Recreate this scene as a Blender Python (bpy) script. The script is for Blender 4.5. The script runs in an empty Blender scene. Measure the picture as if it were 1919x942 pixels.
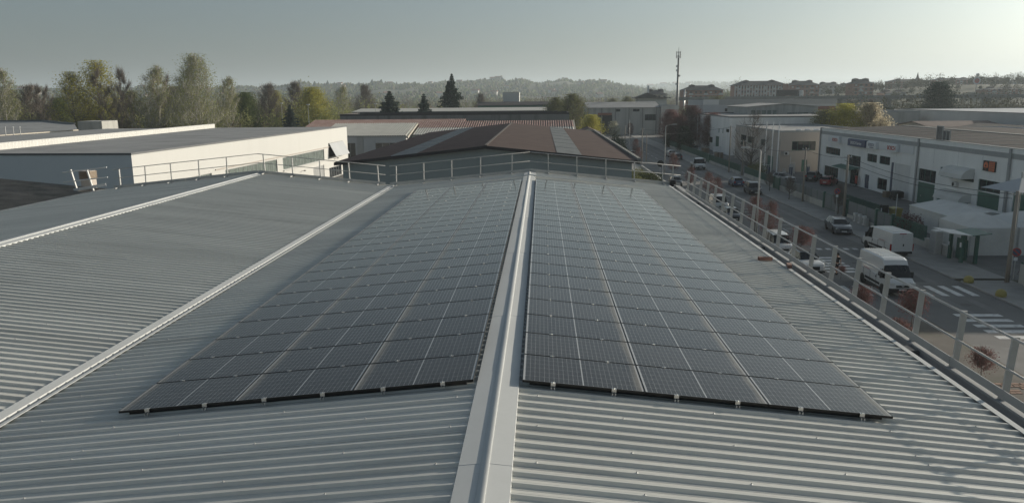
import bpy, math, random
import numpy as np
from mathutils import Vector, Matrix

# ------------------------------------------------------------------ camera, sky, sun, exposure
SC = bpy.context.scene
COL = SC.collection
CAM_POS = Vector((0.0, 0.0, 14.4))
_yaw, _pit, _rol = math.radians(2.27), math.radians(11.355), math.radians(0.53)
_fh = Vector((-math.sin(_yaw), math.cos(_yaw), 0)); _r = Vector((math.cos(_yaw), math.sin(_yaw), 0))
_f = _fh*math.cos(_pit) + Vector((0, 0, -math.sin(_pit))); _u = _fh*math.sin(_pit) + Vector((0, 0, math.cos(_pit)))
_r2 = _r*math.cos(_rol) - _u*math.sin(_rol); _u2 = _r*math.sin(_rol) + _u*math.cos(_rol)
cam = bpy.data.cameras.new('camera'); cam_o = bpy.data.objects.new('camera', cam); COL.objects.link(cam_o)
_m = Matrix((_r2, _u2, -_f)).transposed().to_4x4(); _m.translation = CAM_POS
cam_o.matrix_world = _m
cam.sensor_fit = 'HORIZONTAL'; cam.sensor_width = 36.0; cam.lens = 36.0*1437/1919
cam.clip_start = 0.1; cam.clip_end = 30000
SC.camera = cam_o

SUN_AZ, SUN_EL = math.radians(59.0), math.radians(14.4)     # azimuth clockwise from +Y
world = bpy.data.worlds.new('World'); SC.world = world; world.use_nodes = True
_nt = world.node_tree; _bg = _nt.nodes['Background']
_sky = _nt.nodes.new('ShaderNodeTexSky'); _sky.sky_type = 'NISHITA'; _sky.sun_disc = False
_sky.sun_elevation = SUN_EL; _sky.sun_rotation = SUN_AZ
_sky.altitude = 100; _sky.air_density = 1.0; _sky.dust_density = 3.0; _sky.ozone_density = 2.0
_hs = _nt.nodes.new('ShaderNodeHueSaturation'); _hs.inputs['Saturation'].default_value = 0.52     # thin high haze greys the whole sky
_nt.links.new(_sky.outputs[0], _hs.inputs['Color']); 
_ti = _nt.nodes.new('ShaderNodeMix'); _ti.data_type = 'RGBA'; _ti.blend_type = 'MULTIPLY'; _ti.inputs['Factor'].default_value = 1.0; _ti.inputs['B'].default_value = (.85, .985, 1.05, 1)
_nt.links.new(_hs.outputs[0], _ti.inputs['A']); _nt.links.new(_ti.outputs['Result'], _bg.inputs[0]); _bg.inputs[1].default_value = 0.068

sun = bpy.data.lights.new('sun', 'SUN'); sun.energy = 4.3; sun.angle = math.radians(0.7); sun.color = (1.0, 0.90, 0.76)
sun_o = bpy.data.objects.new('sun', sun); COL.objects.link(sun_o)
SUN_DIR = Vector((math.sin(SUN_AZ)*math.cos(SUN_EL), math.cos(SUN_AZ)*math.cos(SUN_EL), math.sin(SUN_EL)))
sun_o.rotation_euler = SUN_DIR.to_track_quat('Z', 'Y').to_euler(); sun_o.location = (60, 40, 60)
vs = SC.view_settings
vs.view_transform = 'Standard'; vs.look = 'None'; vs.exposure = 0.34; vs.gamma = 1.0; vs.use_curve_mapping = False
SC.cycles.max_bounces = 6; SC.cycles.diffuse_bounces = 3; SC.cycles.glossy_bounces = 3; SC.cycles.transmission_bounces = 3
SC.cycles.transparent_max_bounces = 6; SC.cycles.volume_bounces = 1

RND = random.Random(7)
PI = math.pi

# ------------------------------------------------------------------ helpers
class MB:
    """collects shapes, build() links them as one mesh object"""
    def __init__(s): s.v = []; s.f = []; s.mi = []; s.cur = 0
    def _add(s, vs, fs):
        n = len(s.v); s.v.extend(vs); s.f.extend([tuple(i+n for i in f) for f in fs]); s.mi.extend([s.cur]*len(fs)); return s
    def quad(s, *p): return s._add([tuple(q) for q in p], [tuple(range(len(p)))])
    def box(s, x0, x1, y0, y1, z0, z1):
        return s._add([(x0,y0,z0),(x1,y0,z0),(x1,y1,z0),(x0,y1,z0),(x0,y0,z1),(x1,y0,z1),(x1,y1,z1),(x0,y1,z1)],
                      [(3,2,1,0),(4,5,6,7),(0,1,5,4),(1,2,6,5),(2,3,7,6),(3,0,4,7)])
    def cbox(s, c, d): return s.box(c[0]-d[0]/2, c[0]+d[0]/2, c[1]-d[1]/2, c[1]+d[1]/2, c[2]-d[2]/2, c[2]+d[2]/2)
    def bbox(s, x0, x1, y0, y1, z0, z1, b):
        """box with chamfered vertical and top edges"""
        def ring(i, z): return [(x0+i+b,y0+i,z),(x1-i-b,y0+i,z),(x1-i,y0+i+b,z),(x1-i,y1-i-b,z),(x1-i-b,y1-i,z),(x0+i+b,y1-i,z),(x0+i,y1-i-b,z),(x0+i,y0+i+b,z)]
        v = ring(0,z0)+ring(0,z1-b)+ring(b,z1)
        f = [tuple(range(7,-1,-1)), tuple(range(16,24))]
        for k in (0,8):
            for i in range(8): j=(i+1)%8; f.append((k+i,k+j,k+8+j,k+8+i))
        return s._add(v, f)
    def bar(s, a, b, w, h=None, up=(0,0,1)):
        """rectangular bar from a to b, w across, h along up"""
        h = h or w; a = Vector(a); b = Vector(b); d = (b-a).normalized(); up = Vector(up)
        if abs(d.dot(up)) > .99: up = Vector((1,0,0))
        x = d.cross(up).normalized(); y = x.cross(d).normalized()
        v = []
        for p in (a,b):
            for sx,sy in ((-1,-1),(1,-1),(1,1),(-1,1)): v.append(tuple(p + x*sx*w/2 + y*sy*h/2))
        return s._add(v, [(0,1,2,3),(7,6,5,4),(0,4,5,1),(1,5,6,2),(2,6,7,3),(3,7,4,0)])
    def tube(s, pts, r, n=8, cap=True):
        pts = [Vector(p) for p in pts]; rs = r if isinstance(r,(list,tuple)) else [r]*len(pts)
        v=[]; f=[]; prev=None
        for i,p in enumerate(pts):
            d = (pts[min(i+1,len(pts)-1)]-pts[max(i-1,0)]).normalized()
            if prev is None: x = d.cross(Vector((0,0,1)) if abs(d.z)<.95 else Vector((1,0,0))).normalized()
            else: x = (prev - d*prev.dot(d)).normalized()
            prev = x; y = d.cross(x)
            for k in range(n):
                a = 2*PI*k/n; v.append(tuple(p + (x*math.cos(a)+y*math.sin(a))*rs[i]))
        for i in range(len(pts)-1):
            for k in range(n):
                a=i*n+k; b=i*n+(k+1)%n; f.append((a,b,b+n,a+n))
        if cap: f.append(tuple(range(n-1,-1,-1))); f.append(tuple(range((len(pts)-1)*n, len(pts)*n)))
        return s._add(v,f)
    def lathe(s, prof, c=(0,0,0), n=16, axis='z', ang=2*PI):
        v=[]; f=[]
        for (r,h) in prof:
            for k in range(n):
                a=2*PI*k/n; x,y=r*math.cos(a),r*math.sin(a)
                p = (x,y,h) if axis=='z' else ((h,x,y) if axis=='x' else (x,h,y))
                v.append((p[0]+c[0],p[1]+c[1],p[2]+c[2]))
        for i in range(len(prof)-1):
            for k in range(n):
                a=i*n+k; b=i*n+(k+1)%n; f.append((a,b,b+n,a+n))
        f.append(tuple(range(n-1,-1,-1))); f.append(tuple(range((len(prof)-1)*n,len(prof)*n)))
        return s._add(v,f)
    def prism(s, poly, a, b, axis='y'):
        """extrude a polygon given in the other two axes from a to b along axis"""
        n=len(poly)
        def P(p,t): return (p[0],t,p[1]) if axis=='y' else ((t,p[0],p[1]) if axis=='x' else (p[0],p[1],t))
        v=[P(p,a) for p in poly]+[P(p,b) for p in poly]
        f=[tuple(range(n)),tuple(range(2*n-1,n-1,-1))]+[(i,(i+1)%n,n+(i+1)%n,n+i) for i in range(n)]
        return s._add(v,f)
    def mesh(s, name, mats, smooth=False):
        me = bpy.data.meshes.new(name); me.from_pydata(s.v, [], s.f)
        for m in (mats if isinstance(mats,(list,tuple)) else [mats]): me.materials.append(m)
        if any(s.mi): me.polygons.foreach_set('material_index', s.mi)
        if smooth: me.polygons.foreach_set('use_smooth', [True]*len(s.f))
        me.update(); return me
    def build(s, name, mats, parent=None, smooth=False, loc=None):
        import bmesh
        me = s.mesh(name, mats, smooth)
        bm = bmesh.new(); bm.from_mesh(me); bmesh.ops.recalc_face_normals(bm, faces=bm.faces); bm.to_mesh(me); bm.free()
        return link(name, me, parent, loc)

def link(name, me, parent=None, loc=None, rot=None):
    o = bpy.data.objects.new(name, me); COL.objects.link(o)
    if parent is not None: o.parent = parent
    if loc is not None: o.location = loc
    if rot is not None: o.rotation_euler = rot
    return o
def tag(o, label, cat, group=None):
    o['label'] = label; o['category'] = cat
    if group: o['group'] = group
    return o
def thing(name, loc, rz, label, cat, group=None, rot=None):
    o = bpy.data.objects.new(name, None); COL.objects.link(o); o.empty_display_size = .2
    o.location = loc; o.rotation_euler = rot if rot else (0,0,rz)
    return tag(o, label, cat, group)
def struct(o, kind='structure'): o['kind'] = kind; return o
def copy_tree(o, parent=None):
    c = o.copy(); COL.objects.link(c); c.parent = parent
    for ch in list(o.children): copy_tree(ch, c)
    return c

# ------------------------------------------------------------------ materials
def mat(name, col, rough=.6, metal=0., var=.12, scale=1.5, fine=25., bump=0., bscale=30., spec=.5, coat=0., stain=None, stain_amt=0., stain_scale=.6, streak=False, orand=0.):
    m = bpy.data.materials.new(name); m.use_nodes = True; nt = m.node_tree; b = nt.nodes['Principled BSDF']
    b.inputs['Roughness'].default_value = rough; b.inputs['Metallic'].default_value = metal
    b.inputs['Specular IOR Level'].default_value = spec
    if coat: b.inputs['Coat Weight'].default_value = coat; b.inputs['Coat Roughness'].default_value = .08
    g = nt.nodes.new('ShaderNodeNewGeometry')
    pos = g.outputs['Position']
    if streak == 'x':
        mp = nt.nodes.new('ShaderNodeMapping'); mp.inputs['Scale'].default_value = (.12,1.6,1); nt.links.new(pos, mp.inputs['Vector']); pos = mp.outputs[0]
    elif streak:
        mp = nt.nodes.new('ShaderNodeMapping'); mp.inputs['Scale'].default_value = (1,1,.12); nt.links.new(pos, mp.inputs['Vector']); pos = mp.outputs[0]
    n1 = nt.nodes.new('ShaderNodeTexNoise'); n1.inputs['Scale'].default_value = scale; n1.inputs['Detail'].default_value = 4; nt.links.new(pos, n1.inputs['Vector'])
    n2 = nt.nodes.new('ShaderNodeTexNoise'); n2.inputs['Scale'].default_value = fine; n2.inputs['Detail'].default_value = 2; nt.links.new(g.outputs['Position'], n2.inputs['Vector'])
    ad = nt.nodes.new('ShaderNodeMath'); ad.operation = 'MULTIPLY_ADD'; nt.links.new(n2.outputs[0], ad.inputs[0]); ad.inputs[1].default_value = .4; nt.links.new(n1.outputs[0], ad.inputs[2])
    mr = nt.nodes.new('ShaderNodeMapRange'); nt.links.new(ad.outputs[0], mr.inputs['Value'])
    mr.inputs['From Min'].default_value = .4; mr.inputs['From Max'].default_value = 1.0; mr.inputs['To Min'].default_value = 1-var; mr.inputs['To Max'].default_value = 1+var
    mx = nt.nodes.new('ShaderNodeVectorMath'); mx.operation = 'SCALE'; mx.inputs[0].default_value = col[:3]; nt.links.new(mr.outputs[0], mx.inputs['Scale'])
    out = mx.outputs[0]
    if orand:
        oi = nt.nodes.new('ShaderNodeObjectInfo'); r1 = nt.nodes.new('ShaderNodeMapRange'); nt.links.new(oi.outputs['Random'], r1.inputs['Value']); r1.inputs['To Min'].default_value = 1-orand; r1.inputs['To Max'].default_value = 1+orand
        sc2 = nt.nodes.new('ShaderNodeVectorMath'); sc2.operation = 'SCALE'; nt.links.new(out, sc2.inputs[0]); nt.links.new(r1.outputs[0], sc2.inputs['Scale']); out = sc2.outputs[0]
    if stain is not None:
        n3 = nt.nodes.new('ShaderNodeTexNoise'); n3.inputs['Scale'].default_value = stain_scale; n3.inputs['Detail'].default_value = 6; n3.inputs['Roughness'].default_value = .65; nt.links.new(pos, n3.inputs['Vector'])
        cr = nt.nodes.new('ShaderNodeMapRange'); cr.inputs['From Min'].default_value = .5; cr.inputs['From Max'].default_value = .68; cr.inputs['To Max'].default_value = stain_amt; nt.links.new(n3.outputs[0], cr.inputs['Value'])
        mm = nt.nodes.new('ShaderNodeMix'); mm.data_type = 'RGBA'; nt.links.new(cr.outputs[0], mm.inputs['Factor']); nt.links.new(out, mm.inputs['A']); mm.inputs['B'].default_value = (*stain[:3],1); out = mm.outputs['Result']
    nt.links.new(out, b.inputs['Base Color'])
    if bump:
        nb = nt.nodes.new('ShaderNodeTexNoise'); nb.inputs['Scale'].default_value = bscale; nb.inputs['Detail'].default_value = 3; nt.links.new(g.outputs['Position'], nb.inputs['Vector'])
        bp = nt.nodes.new('ShaderNodeBump'); bp.inputs['Strength'].default_value = bump; bp.inputs['Distance'].default_value = .02; nt.links.new(nb.outputs[0], bp.inputs['Height']); nt.links.new(bp.outputs[0], b.inputs['Normal'])
    return m

def leafmat(name, col, col2, trans=.35, scale=.35):
    m = bpy.data.materials.new(name); m.use_nodes = True; nt = m.node_tree; nt.nodes.clear()
    out = nt.nodes.new('ShaderNodeOutputMaterial'); d = nt.nodes.new('ShaderNodeBsdfDiffuse'); t = nt.nodes.new('ShaderNodeBsdfTranslucent'); mx = nt.nodes.new('ShaderNodeMixShader')
    mx.inputs[0].default_value = trans
    g = nt.nodes.new('ShaderNodeNewGeometry'); n = nt.nodes.new('ShaderNodeTexNoise'); n.inputs['Scale'].default_value = scale; n.inputs['Detail'].default_value = 5
    nt.links.new(g.outputs['Position'], n.inputs['Vector'])
    mr = nt.nodes.new('ShaderNodeMapRange'); mr.inputs['From Min'].default_value = .3; mr.inputs['From Max'].default_value = .7; nt.links.new(n.outputs[0], mr.inputs['Value'])
    mc = nt.nodes.new('ShaderNodeMix'); mc.data_type = 'RGBA'; mc.inputs['A'].default_value = (*col,1); mc.inputs['B'].default_value = (*col2,1); nt.links.new(mr.outputs[0], mc.inputs['Factor'])
    nt.links.new(mc.outputs['Result'], d.inputs[0]); nt.links.new(mc.outputs['Result'], t.inputs[0])
    nt.links.new(d.outputs[0], mx.inputs[1]); nt.links.new(t.outputs[0], mx.inputs[2]); nt.links.new(mx.outputs[0], out.inputs[0])
    return m

def glassmat(name, col=(.02,.025,.03), rough=.06):
    m = mat(name, col, rough, 0, .25, .8, 6., spec=.5); return m

M = {}
M['roof_metal'] = mat('painted_roof_steel', (.61,.605,.56), .42, .0, .07, .5, 9., spec=.5, stain=(.46,.45,.41), stain_amt=.6, stain_scale=1.6, orand=.06, streak='x')
M['cap_metal'] = mat('ridge_cap_steel', (.57,.58,.565), .75, .0, .06, .7, 12., spec=.2, stain=(.60,.61,.60), stain_amt=.4)
M['galv'] = mat('galvanised_steel', (.44,.44,.425), .5, .2, .10, 4., 40.)
M['galv_dark'] = mat('dark_gutter_steel', (.13,.135,.14), .5, .2, .15, 2., 30.)
M['gutter_grey'] = mat('grey_gutter_lining', (.30,.31,.32), .55, .0, .2, 1.2, 20., stain=(.2,.2,.195), stain_amt=.5)
M['frame_black'] = mat('black_anodised', (.012,.013,.014), .4, .3, .1)
M['alu'] = mat('bright_aluminium', (.5,.5,.49), .35, .8, .08)
M['asphalt'] = mat('asphalt', (.15,.148,.142), .9, 0, .22, .35, 18., .25, 60., stain=(.175,.172,.165), stain_amt=.6, stain_scale=.18)
M['asphalt_yard'] = mat('yard_asphalt', (.16,.158,.15), .92, 0, .22, .5, 14., .2, 50., stain=(.10,.10,.098), stain_amt=.6, stain_scale=.3)
M['pavement'] = mat('pavement_concrete', (.29,.283,.265), .9, 0, .18, .6, 16., .2, 40., stain=(.2,.198,.188), stain_amt=.5, stain_scale=.4)
M['patch'] = mat('asphalt_patch', (.11,.11,.107), .9, 0, .2, .8, 18.)
M['patch_light'] = mat('worn_asphalt', (.18,.177,.17), .92, 0, .2, .6, 18.)
M['iron'] = mat('cast_iron', (.06,.058,.055), .6, .4, .2)
M['kerb'] = mat('kerb_stone', (.32,.315,.30), .85, 0, .15, 1.2, 20.)
M['paint_white'] = mat('road_paint', (.62,.62,.60), .7, 0, .12, 1.5, 30., stain=(.2,.2,.2), stain_amt=.6, stain_scale=2.5)
M['earth'] = mat('verge_earth', (.125,.112,.095), .95, 0, .3, .8, 12., .3, 20., stain=(.08,.09,.05), stain_amt=.7, stain_scale=.5)
M['paver'] = mat('red_paver', (.27,.17,.12), .9, 0, .2, 3., 20.)
M['land'] = mat('fields_and_earth', (.095,.09,.06), .95, 0, .3, .012, .3, stain=(.06,.075,.035), stain_amt=.9, stain_scale=.008)
M['white_wall'] = mat('white_render', (.56,.557,.53), .85, 0, .05, .25, 6., stain=(.52,.515,.485), stain_amt=.5, stain_scale=.25, streak=True)
M['grey_wall'] = mat('grey_panel_wall', (.60,.63,.64), .7, 0, .06, .3, 6., stain=(.55,.58,.59), stain_amt=.5, stain_scale=.3)
M['gravel_roof'] = mat('gravel_roof', (.25,.255,.255), .95, 0, .15, .25, 8., .3, 25., stain=(.145,.15,.15), stain_amt=.6, stain_scale=.12)
M['white_sheet'] = mat('white_corrugated', (.56,.555,.52), .55, 0, .06, 1., 12.)
M['brown_roof'] = mat('brown_fibre_roof', (.15,.108,.092), .9, 0, .18, .6, 9., stain=(.165,.122,.105), stain_amt=.5, stain_scale=.5)
M['skylight'] = mat('skylight_sheet', (.28,.285,.27), .6, 0, .2, .5, 7., stain=(.12,.125,.115), stain_amt=.7, stain_scale=.5)
M['green_grey_wall'] = mat('green_grey_panels', (.26,.295,.29), .75, 0, .08, .4, 6., stain=(.23,.26,.257), stain_amt=.5, streak=True)
M['light_grey_wall'] = mat('light_grey_panels', (.42,.435,.445), .75, 0, .08, .4, 6.)
M['concrete'] = mat('concrete_wall', (.42,.415,.385), .9, 0, .14, .5, 9., .15, 25., stain=(.23,.23,.21), stain_amt=.7, stain_scale=.4, streak=True)
M['dark_concrete'] = mat('weathered_concrete', (.23,.23,.215), .9, 0, .18, .4, 9., stain=(.12,.12,.11), stain_amt=.8, stain_scale=.4, streak=True)
M['beige'] = mat('beige_render', (.44,.395,.35), .88, 0, .07, .4, 7., stain=(.42,.375,.33), stain_amt=.5, streak=True)
M['grey_render'] = mat('grey_white_precast', (.80,.795,.765), .88, 0, .08, .4, 8., stain=(.66,.655,.62), stain_amt=.6, stain_scale=.5, streak=True)
M['grey_band'] = mat('grey_band', (.34,.345,.34), .85, 0, .08)
M['red_fibre'] = mat('red_fibre_roof', (.30,.19,.16), .9, 0, .2, .6, 8., stain=(.35,.3,.27), stain_amt=.6, stain_scale=.6)
M['white_fibre'] = mat('pale_fibre_roof', (.46,.45,.41), .8, 0, .12, .6, 8.)
M['old_fibre'] = mat('mossy_fibre_roof', (.18,.165,.145), .95, 0, .3, 1.2, 14., .5, 20., stain=(.09,.095,.08), stain_amt=.8, stain_scale=.8)
M['fence_sheet'] = mat('grey_fence_sheet', (.17,.185,.188), .8, 0, .12, .8, 8.)
M['dark_fibre'] = mat('dark_fibre_roof', (.088,.076,.068), .9, 0, .2, .6, 9., stain=(.11,.098,.088), stain_amt=.5, stain_scale=.4)
M['slate'] = mat('dark_roof_tiles', (.055,.05,.05), .85, 0, .2, .5, 6.)
M['terracotta'] = mat('terracotta_tiles', (.23,.10,.065), .85, 0, .2, .5, 6.)
M['brick'] = mat('brick_wall', (.28,.13,.09), .9, 0, .15, .5, 8.)
M['cream'] = mat('cream_render', (.47,.43,.36), .88, 0, .08, .3, 6.)
M['pale'] = mat('pale_render', (.52,.52,.50), .88, 0, .08, .3, 6.)
M['glass'] = glassmat('window_glass')
M['glass_green'] = glassmat('greenish_window_glass', (.03,.05,.045), .12)
M['translucent'] = mat('fluted_glazing', (.16,.19,.175), .25, 0, .35, 1.2, 5.)
M['car_glass'] = glassmat('car_glass', (.012,.015,.017), .04)
M['green_metal'] = mat('dark_green_metal', (.045,.115,.088), .5, .1, .15, 1., 14.)
M['green_door'] = mat('green_door_paint', (.06,.15,.115), .55, 0, .12, .8, 9.)
M['blue_door'] = mat('blue_grey_metal', (.07,.085,.13), .5, .1, .1)
M['white_metal'] = mat('white_metal', (.62,.62,.60), .5, 0, .07, .6, 8.)
M['tent'] = mat('tent_canvas', (.62,.615,.58), .75, 0, .07, .5, 6., stain=(.5,.49,.455), stain_amt=.5, stain_scale=.6)
M['wood'] = mat('weathered_wood', (.22,.17,.12), .85, 0, .2, 2., 20.)
M['pole_wood'] = mat('concrete_pole', (.27,.24,.20), .9, 0, .15, 1., 14.)
M['yellow'] = mat('yellow_plastic', (.32,.27,.075), .5, 0, .12)
M['red_paint'] = mat('red_paint', (.38,.045,.03), .5, 0, .1)
M['orange_paint'] = mat('orange_print', (.55,.13,.045), .5, 0, .08)
M['blue_sign'] = mat('blue_sign_face', (.055,.075,.14), .45, 0, .08)
M['sign_white'] = mat('sign_white', (.66,.67,.67), .45, 0, .05)
M['pole_white'] = mat('white_pole_paint', (.85,.85,.82), .5, 0, .05)
M['black'] = mat('black_plastic', (.015,.015,.016), .55, 0, .15)
M['rubber'] = mat('tyre_rubber', (.018,.018,.018), .85, 0, .2)
M['rim'] = mat('alloy_rim', (.32,.32,.33), .35, .7, .1)
M['tail'] = mat('tail_light', (.30,.012,.012), .25, 0, .1)
M['lamp_clear'] = mat('lamp_lens', (.6,.6,.58), .15, 0, .1)
M['plate'] = mat('number_plate', (.6,.6,.58), .5, 0, .05)
M['brick_block'] = mat('fired_clay_block', (.22,.125,.10), .9, 0, .15, 4., 30.)
M['bark'] = mat('bark', (.11,.095,.08), .95, 0, .25, 2., 14.)
M['bark_pale'] = mat('pale_bark', (.40,.375,.33), .9, 0, .25, 1., 9.)
M['twig'] = mat('twigs', (.15,.125,.105), .95, 0, .2, .5, 4.)
M['skin'] = mat('skin', (.38,.23,.16), .6, 0, .05)
M['cloth_black'] = mat('black_cotton', (.014,.014,.015), .9, 0, .2)
M['cloth_dark'] = mat('dark_shorts', (.03,.03,.035), .9, 0, .2)
M['hair'] = mat('dark_hair', (.012,.009,.007), .7, 0, .2)
def paint(name, col): return mat(name, col, .28, .0, .04, .5, 8., coat=.6)
M['p_white'] = paint('white_car_paint', (.60,.60,.58)); M['p_black'] = paint('black_car_paint', (.012,.013,.014)); M['p_grey'] = paint('grey_car_paint', (.075,.08,.085))
M['p_darkgrey'] = paint('dark_grey_car_paint', (.035,.038,.042)); M['p_blue'] = paint('blue_car_paint', (.025,.045,.11)); M['p_red'] = paint('red_car_paint', (.24,.015,.015)); M['p_silver'] = paint('silver_car_paint', (.34,.35,.35))
L = {}
L['pale_green'] = leafmat('pale_spring_leaves', (.23,.255,.095), (.31,.315,.14), .5); L['yellow_green'] = leafmat('yellow_green_leaves', (.30,.30,.06), (.40,.36,.09), .5)
L['green'] = leafmat('green_leaves', (.10,.135,.05), (.15,.175,.07), .25); L['dark'] = leafmat('dark_needles', (.04,.06,.048), (.062,.085,.064), .12)
L['blue_fir'] = leafmat('grey_green_needles', (.068,.09,.08), (.10,.125,.105), .12)
L['red'] = leafmat('plum_red_leaves', (.17,.085,.082), (.23,.13,.12), .3); L['red_dark'] = leafmat('dark_plum_leaves', (.095,.05,.05), (.14,.075,.07), .25)
L['blossom'] = leafmat('pale_blossom', (.50,.44,.30), (.58,.52,.40), .5); L['white_blossom'] = leafmat('white_blossom', (.52,.51,.42), (.40,.41,.30), .4)
L['brownish'] = leafmat('brown_buds', (.17,.145,.108), (.21,.18,.125), .22); L['olive'] = leafmat('olive_leaves', (.16,.175,.08), (.205,.205,.10), .28)
L['town'] = leafmat('town_tree_twigs', (.085,.085,.055), (.12,.112,.07), .12); L['town_green'] = leafmat('town_tree_leaves', (.06,.075,.035), (.10,.11,.05), .12)
L['ivy'] = leafmat('ivy_leaves', (.022,.036,.022), (.04,.058,.033), .15)
# ------------------------------------------------------------------ ground and roads
def sheet(name, x0, x1, y0, y1, z, m, nx=1, ny=1):
    b = MB()
    for i in range(nx):
        for j in range(ny):
            xa, xb = x0+(x1-x0)*i/nx, x0+(x1-x0)*(i+1)/nx; ya, yb = y0+(y1-y0)*j/ny, y0+(y1-y0)*(j+1)/ny
            b.quad((xa,ya,z),(xb,ya,z),(xb,yb,z),(xa,yb,z))
    return struct(b.build(name, m))
sheet('ground', -9000, 9000, -600, 14000, 0.0, M['land'], 8, 8)
sheet('road', 20.6, 32.5, -30, 335, .012, M['asphalt'], 1, 12)
sheet('side_road', 7.9, 20.6, 44, 56, .010, M['asphalt'])
sheet('cross_road', -60, 120, 335, 347, .010, M['asphalt'], 6, 1)
sheet('verge', 20.0, 25.0, 30.0, 48.4, .020, M['earth'])
sheet('yard', 36.5, 50.2, 60, 150, .008, M['asphalt_yard'], 1, 4)
sheet('yard_far', 36.5, 120, 150, 334, .008, M['asphalt_yard'], 2, 4)
sheet('yard_left', -39, 20, 43.3, 334, .006, M['asphalt_yard'], 2, 6)
b = MB(); b.box(32.62, 36.5, 60.2, 335, -.2, .12); struct(b.build('pavement_right', M['pavement']))
b = MB(); b.box(32.62, 36.5, -30, 59.4, -.2, .12); struct(b.build('pavement_right_near', M['pavement']))
b = MB(); b.box(15.0, 20.48, 57, 335, -.2, .12); struct(b.build('pavement_left', M['pavement']))
b = MB()
for k in range(60, 335, 1): b.box(32.5, 32.617, k+.204, k+1.196, -.2, .13)
for k in range(-30, 59, 1): b.box(32.5, 32.617, k+.204, k+1.196, -.2, .13)
for k in range(57, 335, 1): b.box(20.483, 20.6, k+.004, k+.996, -.2, .13)
struct(b.build('kerb_stones', M['kerb']))
b = MB(); b.box(32.62, 36.5, 60.0, 66.5, .121, .127); struct(b.build('driveway', M['pavement']))
# verge paving of red and pale pavers near the small tree
pv = MB(); pv.box(-.13,.13,-.11,.11,0,.03); pvm = pv.mesh('paver', M['paver'])
verge = [o for o in COL.objects if o.name == 'verge'][0]
for r_ in range(5):
    for c_ in range(14):
        if RND.random() < .12: continue
        link('paver', pvm, verge, (20.6+c_*.30+RND.uniform(-.02,.02)+(r_ % 2)*.1, 36.3+r_*.30+RND.uniform(-.02,.02), .012), (0,0,RND.uniform(-.04,.04)))
# painted markings
def marking(name, rects, m, lab):
    b = MB()
    for (x0,x1,y0,y1) in rects: b.quad((x0,y0,.018),(x1,y0,.018),(x1,y1,.018),(x0,y1,.018))
    o = b.build(name, m); o['kind'] = 'structure'; return o
marking('zebra_crossing', [(21.55+1.07*k, 22.07+1.07*k, 55.0, 58.0) for k in range(10)], M['paint_white'], '')
marking('zebra_crossing_side', [(27.3,30.3,44.9+1.2*k,45.5+1.2*k) for k in range(5)], M['paint_white'], '')
marking('zebra_crossing_far', [(23.6,26.3,62.6+1.12*k,63.2+1.12*k) for k in range(6)], M['paint_white'], '')
marking('road_hump_marks', [(23.6+.84*k,24.05+.84*k,72.2,72.9) for k in range(9)], M['paint_white'], '')
marking('parking_bay_lines', [(24.3,28.3,84.0+2.5*k,84.12+2.5*k) for k in range(7)], M['paint_white'], '')
marking('lane_line', [(26.4,26.5,76+6*k,79+6*k) for k in range(0,2)]+[(27.0,27.1,104+7*k,107.5+7*k) for k in range(30)], M['paint_white'], '')
marking('stop_line', [(23.4,26.4,141.5,142.0)], M['paint_white'], '')

# repairs, worn tracks and covers in the road
def patch(name, pts, z, m): b = MB(); b.quad(*[(p[0],p[1],z) for p in pts]); struct(b.build(name, m))
patch('road_patch',[(28.6,73.5),(31.2,73.8),(31.0,80.2),(28.9,79.6)],.0145,M['patch']); patch('road_patch',[(24.8,92),(26.1,92),(26.1,118),(24.8,118)],.0145,M['patch']); patch('road_patch',[(27.6,59.5),(29.9,59.2),(30.3,62.4),(27.9,62.9)],.0145,M['patch'])
patch('worn_track',[(28.3,-20),(28.9,-20),(28.9,330),(28.3,330)],.0135,M['patch_light']); patch('worn_track',[(30.1,-20),(30.7,-20),(30.7,330),(30.1,330)],.0135,M['patch_light']); patch('worn_track',[(25.0,101),(25.5,101),(25.5,330),(25.0,330)],.0135,M['patch_light'])
patch('road_patch',[(20.7,39.5),(27.5,38.0),(30.0,41.2),(26.0,43.8),(21.0,44)],.0155,M['patch_light']); patch('road_patch',[(26.5,128),(29.5,128),(29.5,131),(26.5,131)],.0145,M['patch'])
for (x,y) in ((27.3,66.2),(29.4,52.6),(26.2,84.5),(29.6,109.0),(27.6,140.0),(33.9,78.0)):
    b = MB(); b.lathe([(.34,0),(.34,.004)],(x,y,.0175 if x < 32 else .1225),18); struct(b.build('manhole_cover', M['iron']))

# ------------------------------------------------------------------ the building under the camera: two corrugated spans
RX, RZ, SL = -0.64, 10.31, 0.0996
SA = math.atan(SL); EAVE, VAL, RX2, LEND = 6.98, -8.27, -15.9, -25.3
Y0R, Y1R = -4.0, 43.0
def roof_z(x):
    if x > VAL: return RZ - SL*abs(x-RX)
    return RZ - SL*abs(x-RX2)
main = thing('warehouse', (0,0,0), 0, 'warehouse with two spans of grey corrugated roofing under the solar arrays', 'warehouse')
w = MB()
zE, zL = roof_z(EAVE), roof_z(LEND)
w.box(7.40, 7.62, Y0R, 43.1, 0, 9.46)
w.prism([(LEND+.15,0),(7.395,0),(7.395,zE-.25),(EAVE-.1,zE-.12),(RX,RZ-.12),(VAL,roof_z(VAL)-.12),(RX2,RZ-.12),(LEND+.15,zL-.12)], 42.75, 42.97)
w.prism([(LEND+.15,0),(7.395,0),(7.395,zE-.25),(EAVE-.1,zE-.12),(RX,RZ-.12),(VAL,roof_z(VAL)-.12),(RX2,RZ-.12),(LEND+.15,zL-.12)], Y0R+.05, Y0R+.25)
w.box(LEND-.05, LEND+.14, Y0R, 42.98, 0, zL-.13)
w.build('wall', M['light_grey_wall'], main)
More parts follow.
